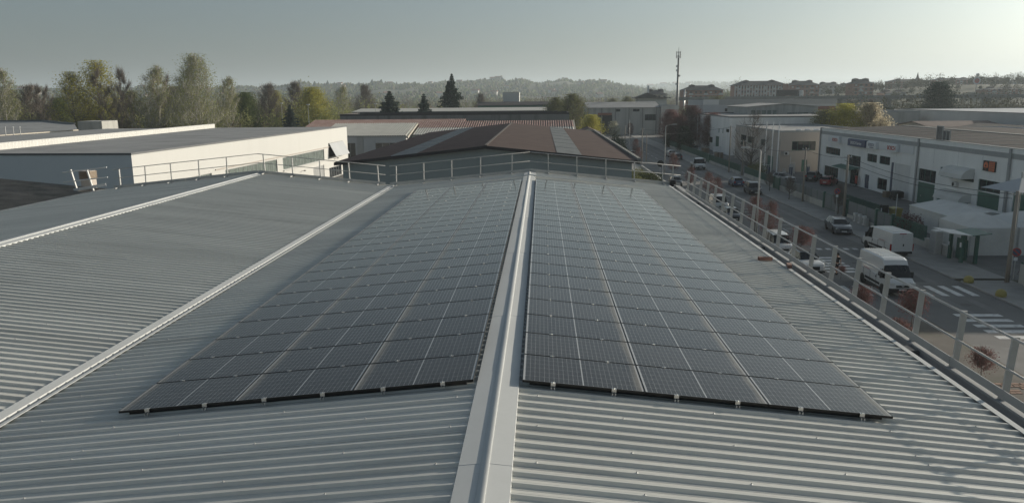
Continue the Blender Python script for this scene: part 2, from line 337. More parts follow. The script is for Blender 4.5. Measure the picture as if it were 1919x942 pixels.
# one corrugated sheet: four ribs in a metre
def sheet_mesh(length):
    prof = []
    for k in range(4):
        o = k*.25
        prof += [(o,0),(o+.055,0),(o+.060,.004),(o+.066,.004),(o+.071,0),(o+.118,0),(o+.138,.04),(o+.168,.04),(o+.188,0),(o+.235,0),(o+.240,.004),(o+.246,.004)]
    prof.append((1.0,0))
    n = len(prof); v = []; f = []
    for x in (0, length):
        for (y,z) in prof: v.append((x,y,z))
    for i in range(n-1): f.append((i+n,i+n+1,i+1,i)[::-1])
    me = bpy.data.meshes.new('roof_sheet'); me.from_pydata(v,[],f); me.materials.append(M['roof_metal']); me.update()
    for p in me.polygons: pass
    return me
sm = sheet_mesh(7.62/math.cos(SA)); sm2 = sheet_mesh(9.4/math.cos(SA))
NSH = int(Y1R-Y0R)
for k in range(NSH):
    y = Y0R+k
    dz = .0025*(k % 2)
    link('roof_sheet', sm, main, (RX, y, RZ+dz), (0,SA,0))
    link('roof_sheet', sm, main, (RX, y+1, RZ+dz), (0,SA,PI))
    link('roof_sheet', sm, main, (RX2, y, RZ+dz), (0,SA,0))
    link('roof_sheet', sm2, main, (RX2, y+1, RZ+dz), (0,SA,PI))
# screw heads on the ribs
sc_ = MB(); rr = random.Random(3)
for (xr, sg, ln) in ((RX,1,7.4),(RX,-1,7.4),(RX2,1,7.4),(RX2,-1,9.2)):
    for i, d in enumerate((.55,1.75,3.05,4.3,5.5,6.9,8.2)):
        if d > ln: continue
        for r_ in range(NSH*4):
            if (r_+i*2) % 4 and rr.random() > .04: continue
            y = Y0R + r_*.25 + (.1535 if sg > 0 else .0965)
            x = xr+sg*(d+rr.uniform(-.03,.03)); z = RZ - SL*abs(x-xr)+.038
            n = len(sc_.v)
            ring = [(x+.017*math.cos(a),y+.017*math.sin(a)) for a in (0,1.26,2.51,3.77,5.03)]
            ring2 = [(x+.008*math.cos(a),y+.008*math.sin(a)) for a in (0,1.26,2.51,3.77,5.03)]
            sc_._add([(p,q,z) for p,q in ring]+[(p,q,z+.01) for p,q in ring2]+[(p,q,z+.022) for p,q in ring2], [(i_,(i_+1)%5,5+(i_+1)%5,5+i_) for i_ in range(5)]+[(5+i_,5+(i_+1)%5,10+(i_+1)%5,10+i_) for i_ in range(5)]+[(10,11,12,13,14)])
so = sc_.build('screw_heads', M['galv'], main); so['kind'] = 'stuff'
# ridge caps: folded plates with a roll on top and toothed closures
def ridge_cap(xr, name):
    capL = 3.0; n = int((Y1R-Y0R)/capL)+1
    for k in range(n):
        y0, y1 = Y0R+k*capL, min(Y0R+(k+1)*capL, Y1R-.1)
        if y1-y0 < .3: continue
        lift = .0 if k % 2 else .003
        for sg in (1,-1):
            b = MB(); z0 = RZ+.047+lift
            a = (xr+sg*.05, z0-SL*.05); c = (xr+sg*.305, z0-SL*.305)
            e = (c[0]+sg*.004, c[1]-.022)
            b.prism([a, c, e, (e[0]-sg*.004,e[1]), (c[0]-sg*.002,c[1]-.004), (a[0],a[1]-.004)], y0, y1)
            b.build('ridge_plate', M['cap_metal'], main)
    b = MB(); zc = RZ+.046
    pr = [(xr-.05, RZ+.03)] + [(xr+.05*math.cos(PI-t*PI/8), zc+.02*math.sin(PI-t*PI/8)) for t in range(9)] + [(xr+.05, RZ+.03)]
    b.prism(pr, Y0R, Y1R-.08)
    o = b.build('ridge_roll', M['cap_metal'], main)
    for p in o.data.polygons: p.use_smooth = len(p.vertices) == 4
    for sg in (1,-1):
        b = MB(); x = xr+sg*.298; z = RZ-SL*.298
        for r_ in range(int((Y1R-Y0R)*4)):
            yb = Y0R+r_*.25; s0 = -.025 if sg > 0 else 0
            # closes the pan between two ribs
            ya, yb2 = (yb-.062, yb+.118) if sg > 0 else (yb+.132, yb+.312)
            b.quad((x,ya,z+.002),(x,yb2,z+.002),(x,yb2+.02,z+.041),(x,ya-.02,z+.041))
        b.build('ridge_closure', M['cap_metal'], main)
ridge_cap(RX, ''); ridge_cap(RX2, '')
# valley gutter between the spans
b = MB(); zv = roof_z(VAL)+.044
b.prism([(VAL-.26,zv+.26*SL),(VAL-.06,zv+.012),(VAL-.055,zv-.012),(VAL-.26,zv+.26*SL-.006)], Y0R, Y1R-.1); b.build('valley_flashing', M['cap_metal'], main)
b = MB(); b.prism([(VAL+.045,zv-.01),(VAL+.05,zv+.018),(VAL+.12,zv+.02),(VAL+.12,zv+.012),(VAL+.055,zv+.008)], Y0R, Y1R-.1); b.build('valley_flashing', M['cap_metal'], main)
b = MB(); b.prism([(VAL-.056,zv-.012),(VAL+.044,zv-.012),(VAL+.03,zv-.10),(VAL-.04,zv-.10)], Y0R, Y1R-.1); b.build('valley_gutter', M['gutter_grey'], main)
# eave flashing and box gutter on the street side
b = MB(); ze = roof_z(EAVE)+.046
b.prism([(EAVE-.07,ze+.008),(EAVE+.035,ze+.006),(EAVE+.038,ze-.11),(EAVE+.032,ze-.11),(EAVE+.03,ze),(EAVE-.07,ze+.002)], Y0R, Y1R-.3); b.build('eave_flashing', M['cap_metal'], main)
b = MB(); gx0, gx1 = EAVE+.04, 7.398
b.prism([(gx0,ze-.11),(gx0+.012,ze-.11),(gx0+.03,ze-.26),(gx1-.03,ze-.26),(gx1-.004,ze-.09),(gx1,ze-.09),(gx1,ze-.28),(gx0,ze-.28)], Y0R, Y1R-.3); b.build('box_gutter', M['gutter_grey'], main)
b = MB(); b.box(7.37, 7.66, Y0R, 43.15, 9.463, 9.50); b.build('coping', M['grey_band'], main)
for y in (3.2, 14.6, 25.2, 36.0):
    b = MB(); b.box(gx0+.02, gx1-.02, y, y+.34, ze-.257, ze-.12); b.build('gutter_outlet', M['galv_dark'], main)
b = MB(); b.box(LEND-.12, LEND+.05, Y0R, Y1R, zL-.05, zL+.05); b.build('verge_flashing', M['galv_dark'], main)
b = MB(); b.bbox(7.05, 7.35, 42.2, 42.6, 9.52, 9.86, .02); b.build('rainwater_hopper', M['black'], main)

# ------------------------------------------------------------------ solar panels
PL, PW, PG = 1.762, 1.134, .02
def pv_glass():
    m = bpy.data.materials.new('solar_glass'); m.use_nodes = True; nt = m.node_tree; b = nt.nodes['Principled BSDF']
    tc = nt.nodes.new('ShaderNodeTexCoord'); sp = nt.nodes.new('ShaderNodeSeparateXYZ'); nt.links.new(tc.outputs['Object'], sp.inputs[0])
    def math_(op, a, bb=None, c=None):
        n = nt.nodes.new('ShaderNodeMath'); n.operation = op
        for i,q in enumerate((a,bb,c)):
            if q is None: continue
            if isinstance(q,(int,float)): n.inputs[i].default_value = q
            else: nt.links.new(q, n.inputs[i])
        return n.outputs[0]
    def line(coord, pitch, off, half):
        f = math_('FRACT', math_('DIVIDE', math_('ADD', coord, off), pitch))
        d = math_('ABSOLUTE', math_('SUBTRACT', f, .5))
        return math_('GREATER_THAN', d, .5-half/pitch)
    px, py = sp.outputs[0], sp.outputs[1]
    cx, cy = (PL-.06)/24, (PW-.05)/6
    lx = line(px, cx, 24*cx, .0021); ly = line(py, cy, 12*cy, .0021)
    mid = math_('LESS_THAN', math_('ABSOLUTE', px), .0085)
    edge = math_('GREATER_THAN', math_('ABSOLUTE', px), PL/2-.027)
    edge2 = math_('GREATER_THAN', math_('ABSOLUTE', py), PW/2-.0185)
    dot = math_('MULTIPLY', line(px, cx*2, 24*cx, .005), line(py, cy, 12*cy, .005))
    fine = line(py, cy/9, 0, .0006)
    thin = math_('MULTIPLY', math_('MAXIMUM', lx, ly), .62)
    al = math_('MAXIMUM', math_('MAXIMUM', thin, mid), math_('MAXIMUM', math_('MAXIMUM', math_('MULTIPLY', edge, .95), math_('MULTIPLY', edge2, .12)), dot))
    al = math_('MAXIMUM', al, math_('MULTIPLY', fine, .10))
    oi = nt.nodes.new('ShaderNodeObjectInfo')
    mc = nt.nodes.new('ShaderNodeMix'); mc.data_type = 'RGBA'; mc.inputs['A'].default_value = (.019,.019,.0185,1); mc.inputs['B'].default_value = (.42,.43,.43,1); nt.links.new(al, mc.inputs['Factor'])
    # dust: settles above the lower frame edge and thinly everywhere
    g = nt.nodes.new('ShaderNodeNewGeometry'); n1 = nt.nodes.new('ShaderNodeTexNoise'); n1.inputs['Scale'].default_value = 1.3; n1.inputs['Detail'].default_value = 5; nt.links.new(g.outputs['Position'], n1.inputs['Vector'])
    e = nt.nodes.new('ShaderNodeMapRange'); e.interpolation_type = 'SMOOTHSTEP'; e.inputs['From Min'].default_value = PL/2-.17; e.inputs['From Max'].default_value = PL/2-.03; e.inputs['To Max'].default_value = .36
    nt.links.new(math_('ADD', px, math_('MULTIPLY', math_('SUBTRACT', n1.outputs[0], .5), .16)), e.inputs['Value'])
    thin_d = math_('MULTIPLY', n1.outputs[0], .07)
    dust = math_('MINIMUM', math_('ADD', e.outputs[0], math_('ADD', thin_d, math_('MULTIPLY', oi.outputs['Random'], .03))), 1)
    md = nt.nodes.new('ShaderNodeMix'); md.data_type = 'RGBA'; nt.links.new(dust, md.inputs['Factor']); nt.links.new(mc.outputs['Result'], md.inputs['A']); md.inputs['B'].default_value = (.34,.31,.26,1)
    nt.links.new(md.outputs['Result'], b.inputs['Base Color'])
    nt.links.new(math_('ADD', .08, math_('MULTIPLY', dust, .5)), b.inputs['Roughness'])
    b.inputs['IOR'].default_value = 1.45
    return m
M['pv'] = pv_glass()
gb = MB(); hx, hy = PL/2-.001, PW/2-.009
gb.quad((-hx,-hy,-.003),(hx,-hy,-.003),(hx,hy,-.003),(-hx,hy,-.003)); gme = gb.mesh('glass', M['pv'])
fb = MB()
for (x0,x1,y0,y1) in ((-PL/2-.006,PL/2+.006,-PW/2,-PW/2+.009),(-PL/2-.006,PL/2+.006,PW/2-.009,PW/2),(-PL/2-.006,-PL/2+.001,-PW/2+.0091,PW/2-.0091),(PL/2-.001,PL/2+.006,-PW/2+.0091,PW/2-.0091)): fb.box(x0,x1,y0,y1,-.035,0)
fb.quad((-hx,-hy,-.032),(-hx,hy,-.032),(hx,hy,-.032),(hx,-hy,-.032))
fme = fb.mesh('frame', M['frame_black'])
cb = MB(); cb.box(-.032,.032,-.018,.018,.001,.006); cb.box(-.012,.012,-.008,.008,-.05,.001); cb.lathe([(.009,.006),(.009,.013)], n=6); cme = cb.mesh('clamp', M['alu'])
eb = MB(); eb.box(-.034,.034,-.012,.022,.001,.006); eb.box(-.034,.034,-.018,-.0121,-.045,.006); eb.box(-.03,-.012,-.06,-.014,-.082,-.05); eb.box(.012,.03,-.06,-.014,-.082,-.05); eb.box(-.034,.034,-.075,-.0601,-.088,-.078); eb.lathe([(.01,.006),(.01,.014)], n=6); eme = eb.mesh('clamp', M['alu'])
ORD = ['first','second','third','fourth','fifth','sixth','seventh','eighth','ninth','tenth','eleventh','twelfth','thirteenth','fourteenth','fifteenth','sixteenth','seventeenth','eighteenth','nineteenth','twentieth','twenty-first','twenty-second','twenty-third','last']
COLN = ['inner column', 'middle column', 'outer column']
PZ = CAM_POS.z - 4.0011; PSA = .0993
for side, x0, sg, rz in (('right',-.2754,1,0.),('left',-1.0043,-1,PI)):
    for r_ in range(24):
        for c_ in range(3):
            d = c_*(PL+PG)+PL/2
            x = x0+sg*d*math.cos(PSA); z = PZ-d*math.sin(PSA); y = 10.508+r_*(PW+PG)+PW/2
            rowt = 'front row' if r_ == 0 else ('back row' if r_ == 23 else ORD[r_]+' row from the front')
            t = thing('solar_panel', (x,y,z), 0, f'dark solar panel {side} of the ridge, {rowt}, {COLN[c_]}', 'solar panel', f'solar panels {side} of the ridge', rot=(0,PSA+RND.uniform(-.0012,.0012),rz))
            link('glass', gme, t); link('frame', fme, t)
            yl = (-PW/2-PG/2) if sg > 0 else (PW/2+PG/2)
            for cx in (-.44,.44):
                if r_ == 0: link('clamp', eme, t, (cx, (-PW/2-.008)*sg, 0), (0,0,0 if sg > 0 else PI))
                else: link('clamp', cme, t, (cx, yl, 0))
    # black wind deflector bar under the front edge of the array
    b = MB(); b.box(0.1, 5.2, 0, .04, -.083, -.038); o = b.build('wind_deflector', M['frame_black'])
    o.location = (x0, 10.55 if sg > 0 else 10.59, PZ); o.rotation_euler = (0,PSA,rz)
    tag(o, f'black wind deflector bar under the front edge of the {side} solar array', 'rail', 'deflectors under the arrays')

# ------------------------------------------------------------------ guard railings
def railing_far(name, xs, y, label, brk):
    """posts at xs along the gable edge; brk: x where rails change slope"""
    t = thing(name, (0,y,0), 0, label, 'railing')
    for x in xs:
        z = roof_z(x); b = MB(); lean = .018*RND.uniform(-1,1) + (.03 if x > RX or (RX2 < x < VAL) else -.03)
        b.bar((x,0,z+.02),(x-lean*.8,0,z+1.13),.05,.10,up=(0,1,0)); b.build('post', M['galv'], t)
        b = MB(); b.bar((x+.015,-.62,z+.075),(x,.02,z+.08),.07,.06); b.bar((x+.01,-.02,z+.03),(x,.06,z+.18),.08,.05); b.build('foot', M['galv'], t)
    pts = sorted(set([xs[0]-.35, xs[-1]+.4] + [q for q in brk if xs[0] < q < xs[-1]]))
    for h, r_, nm in ((1.12,.021,'top_rail'),(.62,.019,'mid_rail')):
        b = MB()
        for a, c in zip(pts[:-1], pts[1:]): b.tube([(a,.0,roof_z(a)+h),(c,.0,roof_z(c)+h)], r_, 8)
        b.build(nm, M['galv'], t, smooth=True)
    for a, c in zip(pts[:-1], pts[1:]):
        n = max(1, int(abs(c-a)/3))
        for k in range(n):
            p, q = a+(c-a)*k/n, a+(c-a)*(k+1)/n-.01
            b = MB(); b.bar((p,-.062,roof_z(p)+.13),(q,-.062,roof_z(q)+.13),.014,.16); b.build('toe_board', M['galv'], t)
    return t
K = 1.073
xs = [x*K for x in (-22.3,-20.9,-19.5,-18.0,-16.5,-14.49,-13.01,-11.55,-10.03,-8.51,-7.59,-6.14,-4.68,-3.18,-1.55,.35,1.82,3.31,4.77,6.23)]
railing_far('guard_railing', xs[:10], 42.6, 'galvanised guard railing along the far edge of the left roof span', (VAL, RX2))
railing_far('guard_railing', xs[10:]+[7.25], 42.6, 'galvanised guard railing along the far edge behind the solar arrays', (RX,))
t = thing('guard_railing', (7.53,0,9.50), 0, 'long galvanised guard railing along the street-side eave', 'railing')
ys = [12.09+1.54*k for k in range(-7,19)]
for y in ys:
    b = MB(); b.bar((0,y,-.02),(.075,y,1.06),.11,.042,up=(0,1,0)); b.build('post', M['galv'], t)
    b = MB(); b.box(-.075,.03,y-.05,y+.05,.003,.02); b.box(-.075,-.060,y-.04,y+.04,.02,.12); b.build('foot', M['galv'], t)
for zz, r_, nm in ((1.045,.022,'top_rail'),(.53,.02,'mid_rail')):
    b = MB(); xo = .075*zz/1.06-.062
    b.tube([(xo,ys[0]-.4,zz),(xo,ys[-1]+.3,zz)], r_, 8); b.build(nm, M['galv'], t, smooth=True)
for k in range(0,len(ys)-1,2):
    b = MB(); b.box(-.094,-.078,ys[k],ys[min(k+2,len(ys)-1)]-.01,.05,.20); b.build('toe_board', M['galv'], t)
# short loose railing at the left end of the roof
t = thing('guard_railing', (-25.75,42.4,9.42), 0, 'short detached railing section tilted beside the brick chimney', 'railing')
for x in (-.72,.22):
    b = MB(); b.bar((x+.12,0,0),(x-.12,0,1.2),.07,.10,up=(0,1,0)); b.build('post', M['white_metal'], t)
for h, nm in ((1.08,'top_rail'),(.52,'mid_rail')):
    b = MB(); b.tube([(-1.35,0,h-.03),(1.25,0,h+.25)], .034, 8); b.build(nm, M['white_metal'], t)
b = MB(); b.bar((-.75,-.08,.05),(1.15,-.08,.36),.02,.16); b.build('toe_board', M['white_metal'], t)
# pale conduit lying across the ridge behind the panels
o = MB(); o.tube([(-4.6,0,roof_z(-4.6)+.12),(RX-.35,0,RZ+.10),(RX,0,RZ+.17),(RX+.35,0,RZ+.10),(4.6,0,roof_z(4.6)+.12)], .035, 8)
o = o.build('cable_conduit', M['cap_metal']); o.location = (0,39.6,0); tag(o, 'pale cable conduit lying across the ridge behind the solar panels', 'conduit')
# two clay blocks left on the eave
for (x,y,rz,lb) in ((6.55,22.3,.12,'reddish clay block lying on the roof ribs near the street-side eave'),(7.02,21.55,1.35,'reddish clay block resting on the edge of the street-side gutter')):
    t = MB()
    t.box(-.20,.20,-.06,.06,0,.10)
    for k in range(4): t.box(-.203,-.2005,-.05+.026*k,-.034+.026*k,.015,.085)
    o = t.build('clay_block', M['brick_block']); o.location = (x,y,roof_z(min(x,EAVE))+.05); o.rotation_euler = (0,.05,rz); tag(o, lb, 'clay block')
# ------------------------------------------------------------------ buildings
def facade(parent, A, B, z0, z1, ops, m, depth=.16, name='wall', extra=None):
    """wall surface from A to B (outside on the right of A->B) with real openings; ops: (u0,u1,v0,v1,kind[,n])"""
    A = Vector((A[0],A[1],0)); B = Vector((B[0],B[1],0)); d = (B-A); Lw = d.length; d.normalize(); n = Vector((d.y,-d.x,0))
    P = lambda u,v,w=0: tuple(A + d*u + n*w + Vector((0,0,v)))
    us = sorted({0.,Lw}|{o[0] for o in ops}|{o[1] for o in ops}); vs_ = sorted({z0,z1}|{o[2] for o in ops}|{o[3] for o in ops})
    b = MB()
    for u0,u1 in zip(us[:-1],us[1:]):
        for v0,v1 in zip(vs_[:-1],vs_[1:]):
            cu, cv = (u0+u1)/2, (v0+v1)/2
            if any(o[0] < cu < o[1] and o[2] < cv < o[3] for o in ops): continue
            b.quad(P(u0,v0),P(u1,v0),P(u1,v1),P(u0,v1))
    for o in ops:
        u0,u1,v0,v1 = o[:4]
        b.quad(P(u0,v0),P(u0,v1),P(u0,v1,-depth),P(u0,v0,-depth)); b.quad(P(u1,v0),P(u1,v0,-depth),P(u1,v1,-depth),P(u1,v1))
        b.quad(P(u0,v1),P(u1,v1),P(u1,v1,-depth),P(u0,v1,-depth)); b.quad(P(u0,v0),P(u0,v0,-depth),P(u1,v0,-depth),P(u1,v0))
    wall = b.build(name, m, parent)
    for o in ops:
        u0,u1,v0,v1,kind = o[:5]; k = o[5] if len(o) > 5 else max(1,round((u1-u0)/1.2)); fr = o[6] if len(o) > 6 else M['green_metal']
        def slab(mb,a0,a1,b0,b1,w0,w1):
            q = [P(a0,b0,w0),P(a1,b0,w0),P(a1,b1,w0),P(a0,b1,w0),P(a0,b0,w1),P(a1,b0,w1),P(a1,b1,w1),P(a0,b1,w1)]
            mb._add(q,[(3,2,1,0),(4,5,6,7),(0,1,5,4),(1,2,6,5),(2,3,7,6),(3,0,4,7)])
        if kind == 'win':
            f = MB(); t = .07
            slab(f,u0,u1,v0,v0+t,-depth,-depth+.06); slab(f,u0,u1,v1-t,v1,-depth,-depth+.06)
            step = (u1-u0)/k
            for i in range(k+1):
                c = min(max(u0+i*step,u0+t/2),u1-t/2); slab(f,c-t/2,c+t/2,v0+t+.001,v1-t-.001,-depth,-depth+.06)
            wo = f.build('window', fr, parent)
            gm = o[7] if len(o) > 7 else M['glass']
            for i in range(k):
                g = MB(); slab(g,u0+i*step+.03,u0+(i+1)*step-.03,v0+.03,v1-.03,-depth+.002+.004*RND.random(),-depth+.025); g.build('pane', gm, wo)
        elif kind in ('door','gate'):
            f = MB(); step = (u1-u0)/k
            for i in range(k):
                slab(f,u0+i*step+.012,u0+(i+1)*step-.012,v0,v1-.02,-depth-.02,-depth+.045)
                if kind == 'gate':
                    for j in range(3): slab(f,u0+(i+.25*(j+1))*step-.02,u0+(i+.25*(j+1))*step+.02,v0+.1,v1-.12,-depth+.046,-depth+.06)
            do = f.build('door', fr, parent)
            h = MB(); c = u0+step*.85; slab(h,c-.03,c+.03,v0+.95,v0+1.15,-depth+.061,-depth+.11); h.build('handle', M['alu'], do)
        elif kind == 'void':
            g = MB(); slab(g,u0,u1,v0,v1,-depth-.05,-depth); g.build('opening', M['black'], parent)
    return wall
def flat_roof(parent, poly, z, m, par=.3, pw=.25, pm=None):
    """roof sheet with a parapet coping round it; poly counter-clockwise"""
    b = MB(); b.quad(*[(p[0],p[1],z) for p in poly]); b.build('roof', m, parent)
    if par:
        c = MB(); n = len(poly)
        for i in range(n):
            a, e = Vector((*poly[i],0)), Vector((*poly[(i+1)%n],0)); d = (e-a).normalized(); nn = Vector((d.y,-d.x,0))
            a2, e2 = a+d*.0, e-d*(pw+.003)
            q = [a2+nn*.04, e2+nn*.04, e2-nn*pw, a2-nn*pw]
            c._add([(p.x,p.y,z-.02) for p in q]+[(p.x,p.y,z+par) for p in q],[(3,2,1,0),(4,5,6,7),(0,1,5,4),(1,2,6,5),(2,3,7,6),(3,0,4,7)])
        c.build('parapet', pm or M['grey_band'], parent)
def block(name, label, x0, x1, y0, y1, h, wm, rm, S=(), W=(), E=(), N=(), par=.3, pm=None, cat='building', group=None, rz=0):
    t = thing(name, (x0,y0,0), rz, label, cat, group); w, d = x1-x0, y1-y0
    facade(t,(0,0),(w,0),0,h,list(S),wm); facade(t,(0,d),(0,0),0,h,list(W),wm)
    facade(t,(w,0),(w,d),0,h,list(E),wm); facade(t,(w,d),(0,d),0,h,list(N),wm)
    flat_roof(t,[(0,0),(w,0),(w,d),(0,d)],h-.02,rm,par,.25,pm)
    return t
def corrug(parent, p0, p1, p2, p3, n, amp, m, name='roof'):
    """corrugated surface p0-p1 (eave) to p3-p2 (ridge), n ribs along p0->p1"""
    p0,p1,p2,p3 = map(Vector,(p0,p1,p2,p3)); nn = (p1-p0).cross(p3-p0).normalized()
    if nn.z < 0: nn = -nn
    v=[]; f=[]
    for i in range(2*n+1):
        t = i/(2*n); h = nn*(amp if i%2 else 0)
        v += [tuple(p0.lerp(p1,t)+h), tuple(p3.lerp(p2,t)+h)]
    for i in range(2*n): f.append((2*i,2*i+2,2*i+3,2*i+1))
    me = bpy.data.meshes.new(name); me.from_pydata(v,[],f); me.materials.append(m); me.update()
    return link(name, me, parent)
def gable(name, label, x0,x1,y0,y1,h,rise,wm,rm,axis='y',S=(),W=(),E=(),cat='building',ov=.4,group=None):
    t = thing(name,(x0,y0,0),0,label,cat,group); w,d = x1-x0,y1-y0
    facade(t,(0,0),(w,0),0,h,list(S),wm); facade(t,(0,d),(0,0),0,h,list(W),wm); facade(t,(w,0),(w,d),0,h,list(E),wm); facade(t,(w,d),(0,d),0,h,[],wm)
    g = MB()
    if axis == 'y':
        for y in (0,d): g.quad((0,y,h),(w,y,h),(w/2,y,h+rise))
        g.build('gable', wm, t)
        for sg in (0,1):
            r_ = MB(); xa = -ov if sg == 0 else w+ov; za = h-rise*ov/(w/2)
            r_.quad((xa,-ov,za),(w/2,-ov,h+rise),(w/2,d+ov,h+rise),(xa,d+ov,za)); r_.quad((xa,-ov,za-.12),(w/2,-ov,h+rise-.12),(w/2,d+ov,h+rise-.12),(xa,d+ov,za-.12))
            r_.quad((xa,-ov,za),(w/2,-ov,h+rise),(w/2,-ov,h+rise-.12),(xa,-ov,za-.12)); r_.quad((xa,-ov,za),(xa,d+ov,za),(xa,d+ov,za-.12),(xa,-ov,za-.12))
            r_.build('roof', rm, t)
    else:
        for x in (0,w): g.quad((x,0,h),(x,d,h),(x,d/2,h+rise))
        g.build('gable', wm, t)
        for sg in (0,1):
            r_ = MB(); ya = -ov if sg == 0 else d+ov; za = h-rise*ov/(d/2)
            r_.quad((-ov,ya,za),(-ov,d/2,h+rise),(w+ov,d/2,h+rise),(w+ov,ya,za)); r_.quad((-ov,ya,za-.12),(-ov,d/2,h+rise-.12),(w+ov,d/2,h+rise-.12),(w+ov,ya,za-.12))
            r_.quad((-ov,ya,za),(w+ov,ya,za),(w+ov,ya,za-.12),(-ov,ya,za-.12))
            r_.build('roof', rm, t)
    return t

# --- workshop building across the street (X = 50.4, Y 63..142)
WX, WY = 50.4, 142.0
ws = thing('workshop_building', (WX,WY,0), 0, 'pale grey precast workshop with green gates and fascia signs across the street', 'building')
def U(y): return WY-y
gm = M['green_metal']; gd = M['green_door']
ops = [(U(139.05),U(132.35),4.15,5.35,'win',6), (U(128.8),U(123.75),3.0,4.7,'win',3), (U(121.4),U(117.85),4.2,5.4,'win',2), (U(117.0),U(113.4),4.2,5.4,'win',2),
       (U(139.1),U(132.6),.3,2.05,'win',6), (U(127.5),U(124.15),.05,2.55,'win',3), (U(121.7),U(120.05),.02,2.15,'door',1,M['blue_door']), (U(117.1),U(113.8),.45,2.12,'win',2),
       (U(111.8),U(107.0),.02,4.72,'door',4,M['white_metal']),
       (U(104.7),U(100.1),.02,2.9,'gate',4,gd), (U(104.7),U(100.1),3.02,4.65,'win',3,gd), (U(99.15),U(95.9),4.15,5.3,'win',2), (U(94.95),U(91.35),4.15,5.3,'win',2),
       (U(99.4),U(97.8),.02,2.15,'door',1,gd), (U(96.0),U(92.0),.55,1.75,'win',3,M['wood']), (U(90.4),U(86.0),.02,3.3,'gate',4,gd), (U(90.4),U(86.0),3.42,4.72,'win',3,gd),
       (U(83.6),U(79.0),.02,4.7,'gate',4,gd), (U(77.5),U(74.2),4.15,5.3,'win',2), (U(72.5),U(68.0),.02,4.7,'gate',4,gd)]
facade(ws,(0,0),(0,-79),0,8.0,[o for o in ops],M['grey_render'])
facade(ws,(0,-79),(32,-79),0,8.5,[],M['grey_render']); facade(ws,(32,-79),(32,0),0,8.5,[],M['grey_render']); facade(ws,(32,0),(0,0),0,8.5,[(3,9,4.2,5.4,'win',3),(14,20,4.2,5.4,'win',3)],M['grey_render'])
b = MB(); b.box(-.05,.2,-79,0,7.45,8.003); b.build('grey_band', M['grey_band'], ws)
b = MB(); b.box(-.02,.18,-79,0,8.006,8.52); b.build('fascia', M['grey_render'], ws)
b = MB(); b.box(-.1,.24,-79.05,.05,8.522,8.6); b.build('coping', M['galv'], ws)
for y in (.0,-36.6,-57.1,-78.6):
    b = MB(); b.box(-.16,-.052,y-.35,y+.05,0,8.5); b.build('pilaster', M['grey_band'], ws)
    b = MB(); b.tube([(-.24,y-.5,.1),(-.24,y-.5,8.2)],.06,6); b.build('downpipe', M['grey_band'], ws)
# roof: brown corrugated, shallow rise, pale joints every 6 m
corrug(ws,(.2,-79,8.42),(.2,0,8.42),(14.5,0,8.72),(14.5,-79,8.72),160,.05,M['dark_fibre'])
corrug(ws,(32,-79,8.3),(32,0,8.3),(14.5,0,8.72),(14.5,-79,8.72),160,.05,M['dark_fibre'])
for k in range(13):
    y = -3-6*k; b = MB(); b.bar((.3,y,8.485),(14.3,y,8.785),.16,.03); b.build('roof_joint', M['skylight'], ws)
b = MB(); b.bar((14.5,-79,8.82),(14.5,0,8.82),.5,.08); b.build('ridge_cap', M['white_fibre'], ws)
b = MB(); b.box(2.0,5.2,-62.0,-57.0,8.56,8.62); b.build('skylight', M['white_fibre'], ws)
# entrance canopy
b = MB(); b.prism([(-1.6,2.62),(-.02,2.95),(-.02,2.87),(-1.6,2.55)],U(123.7)*-1,U(131.6)*-1); b.build('canopy', M['green_door'], ws)
b = MB(); b.box(-.12,.0,U(112.15)*-1-.0,U(112.15)*-1+.42,.02,4.75); b.build('door_post', M['blue_door'], ws)
# plinth, cracks in panel joints
for y in (-10.3,-20.6,-30.5,-41,-46.8,-52,-62,-68,-73):
    b = MB(); b.box(-.006,.01,y-.015,y+.015,5.6,7.4); b.build('panel_joint', M['grey_band'], ws)
# sign boxes: white fascia strip with lettered boxes
def text_mesh(s, size, m, parent, loc, rot, name='lettering', ext=.012, bold=.0):
    cu = bpy.data.curves.new('txt','FONT'); cu.body = s; cu.size = size; cu.extrude = ext; cu.align_x = 'CENTER'; cu.align_y = 'CENTER'; cu.offset = bold
    to = bpy.data.objects.new('txt_tmp', cu); COL.objects.link(to)
    bpy.context.view_layer.update()
    me = bpy.data.meshes.new_from_object(to.evaluated_get(bpy.context.evaluated_depsgraph_get())); bpy.data.objects.remove(to); bpy.data.curves.remove(cu)
    me.materials.clear(); me.materials.append(m)
    return link(name, me, parent, loc, rot)
RW = (PI/2,0,-PI/2)           # faces -X, reads left to right towards -Y
def sign(y0,y1,z0,z1,d,face,label,bev=.0):
    t = thing('fascia_sign',(WX-.02,(y0+y1)/2,(z0+z1)/2),0,label,'sign','signs on the workshop fascia')
    hw, hh = abs(y0-y1)/2, (z1-z0)/2
    b = MB(); b.prism([(-d,-hh),(0,-hh),(0,hh),(-d+bev,hh),(-d-.0,hh-bev)] if bev else [(-d,-hh),(0,-hh),(0,hh),(-d,hh)],-hw,hw); b.build('box', face, t)
    return t
t = sign(137.9,131.75,6.32,7.36,.10,M['sign_white'],'blank white fascia panel left of the leftmost red-lettered sign')
t = sign(131.6,128.05,6.32,7.36,.10,M['sign_white'],'blank white fascia panel between the left red-lettered sign and the blue sign')
t = sign(135.2,131.9,6.36,7.40,.55,M['sign_white'],'white box sign with small red BOSCH lettering, leftmost on the workshop',.12)
text_mesh('BOSCH',.72,M['red_paint'],t,(-.555,0,-.08),RW,bold=.018)
t = sign(128.0,121.35,6.24,7.34,.55,M['blue_sign'],'long blue box sign with pale lettering on the workshop',.12)
text_mesh('BOSCH Service',.66,M['sign_white'],t,(-.555,0,-.04),RW,bold=.006)
t = sign(120.75,117.4,6.26,7.30,.5,M['sign_white'],'pale box sign with faint blue lettering beside the blue sign',.12)
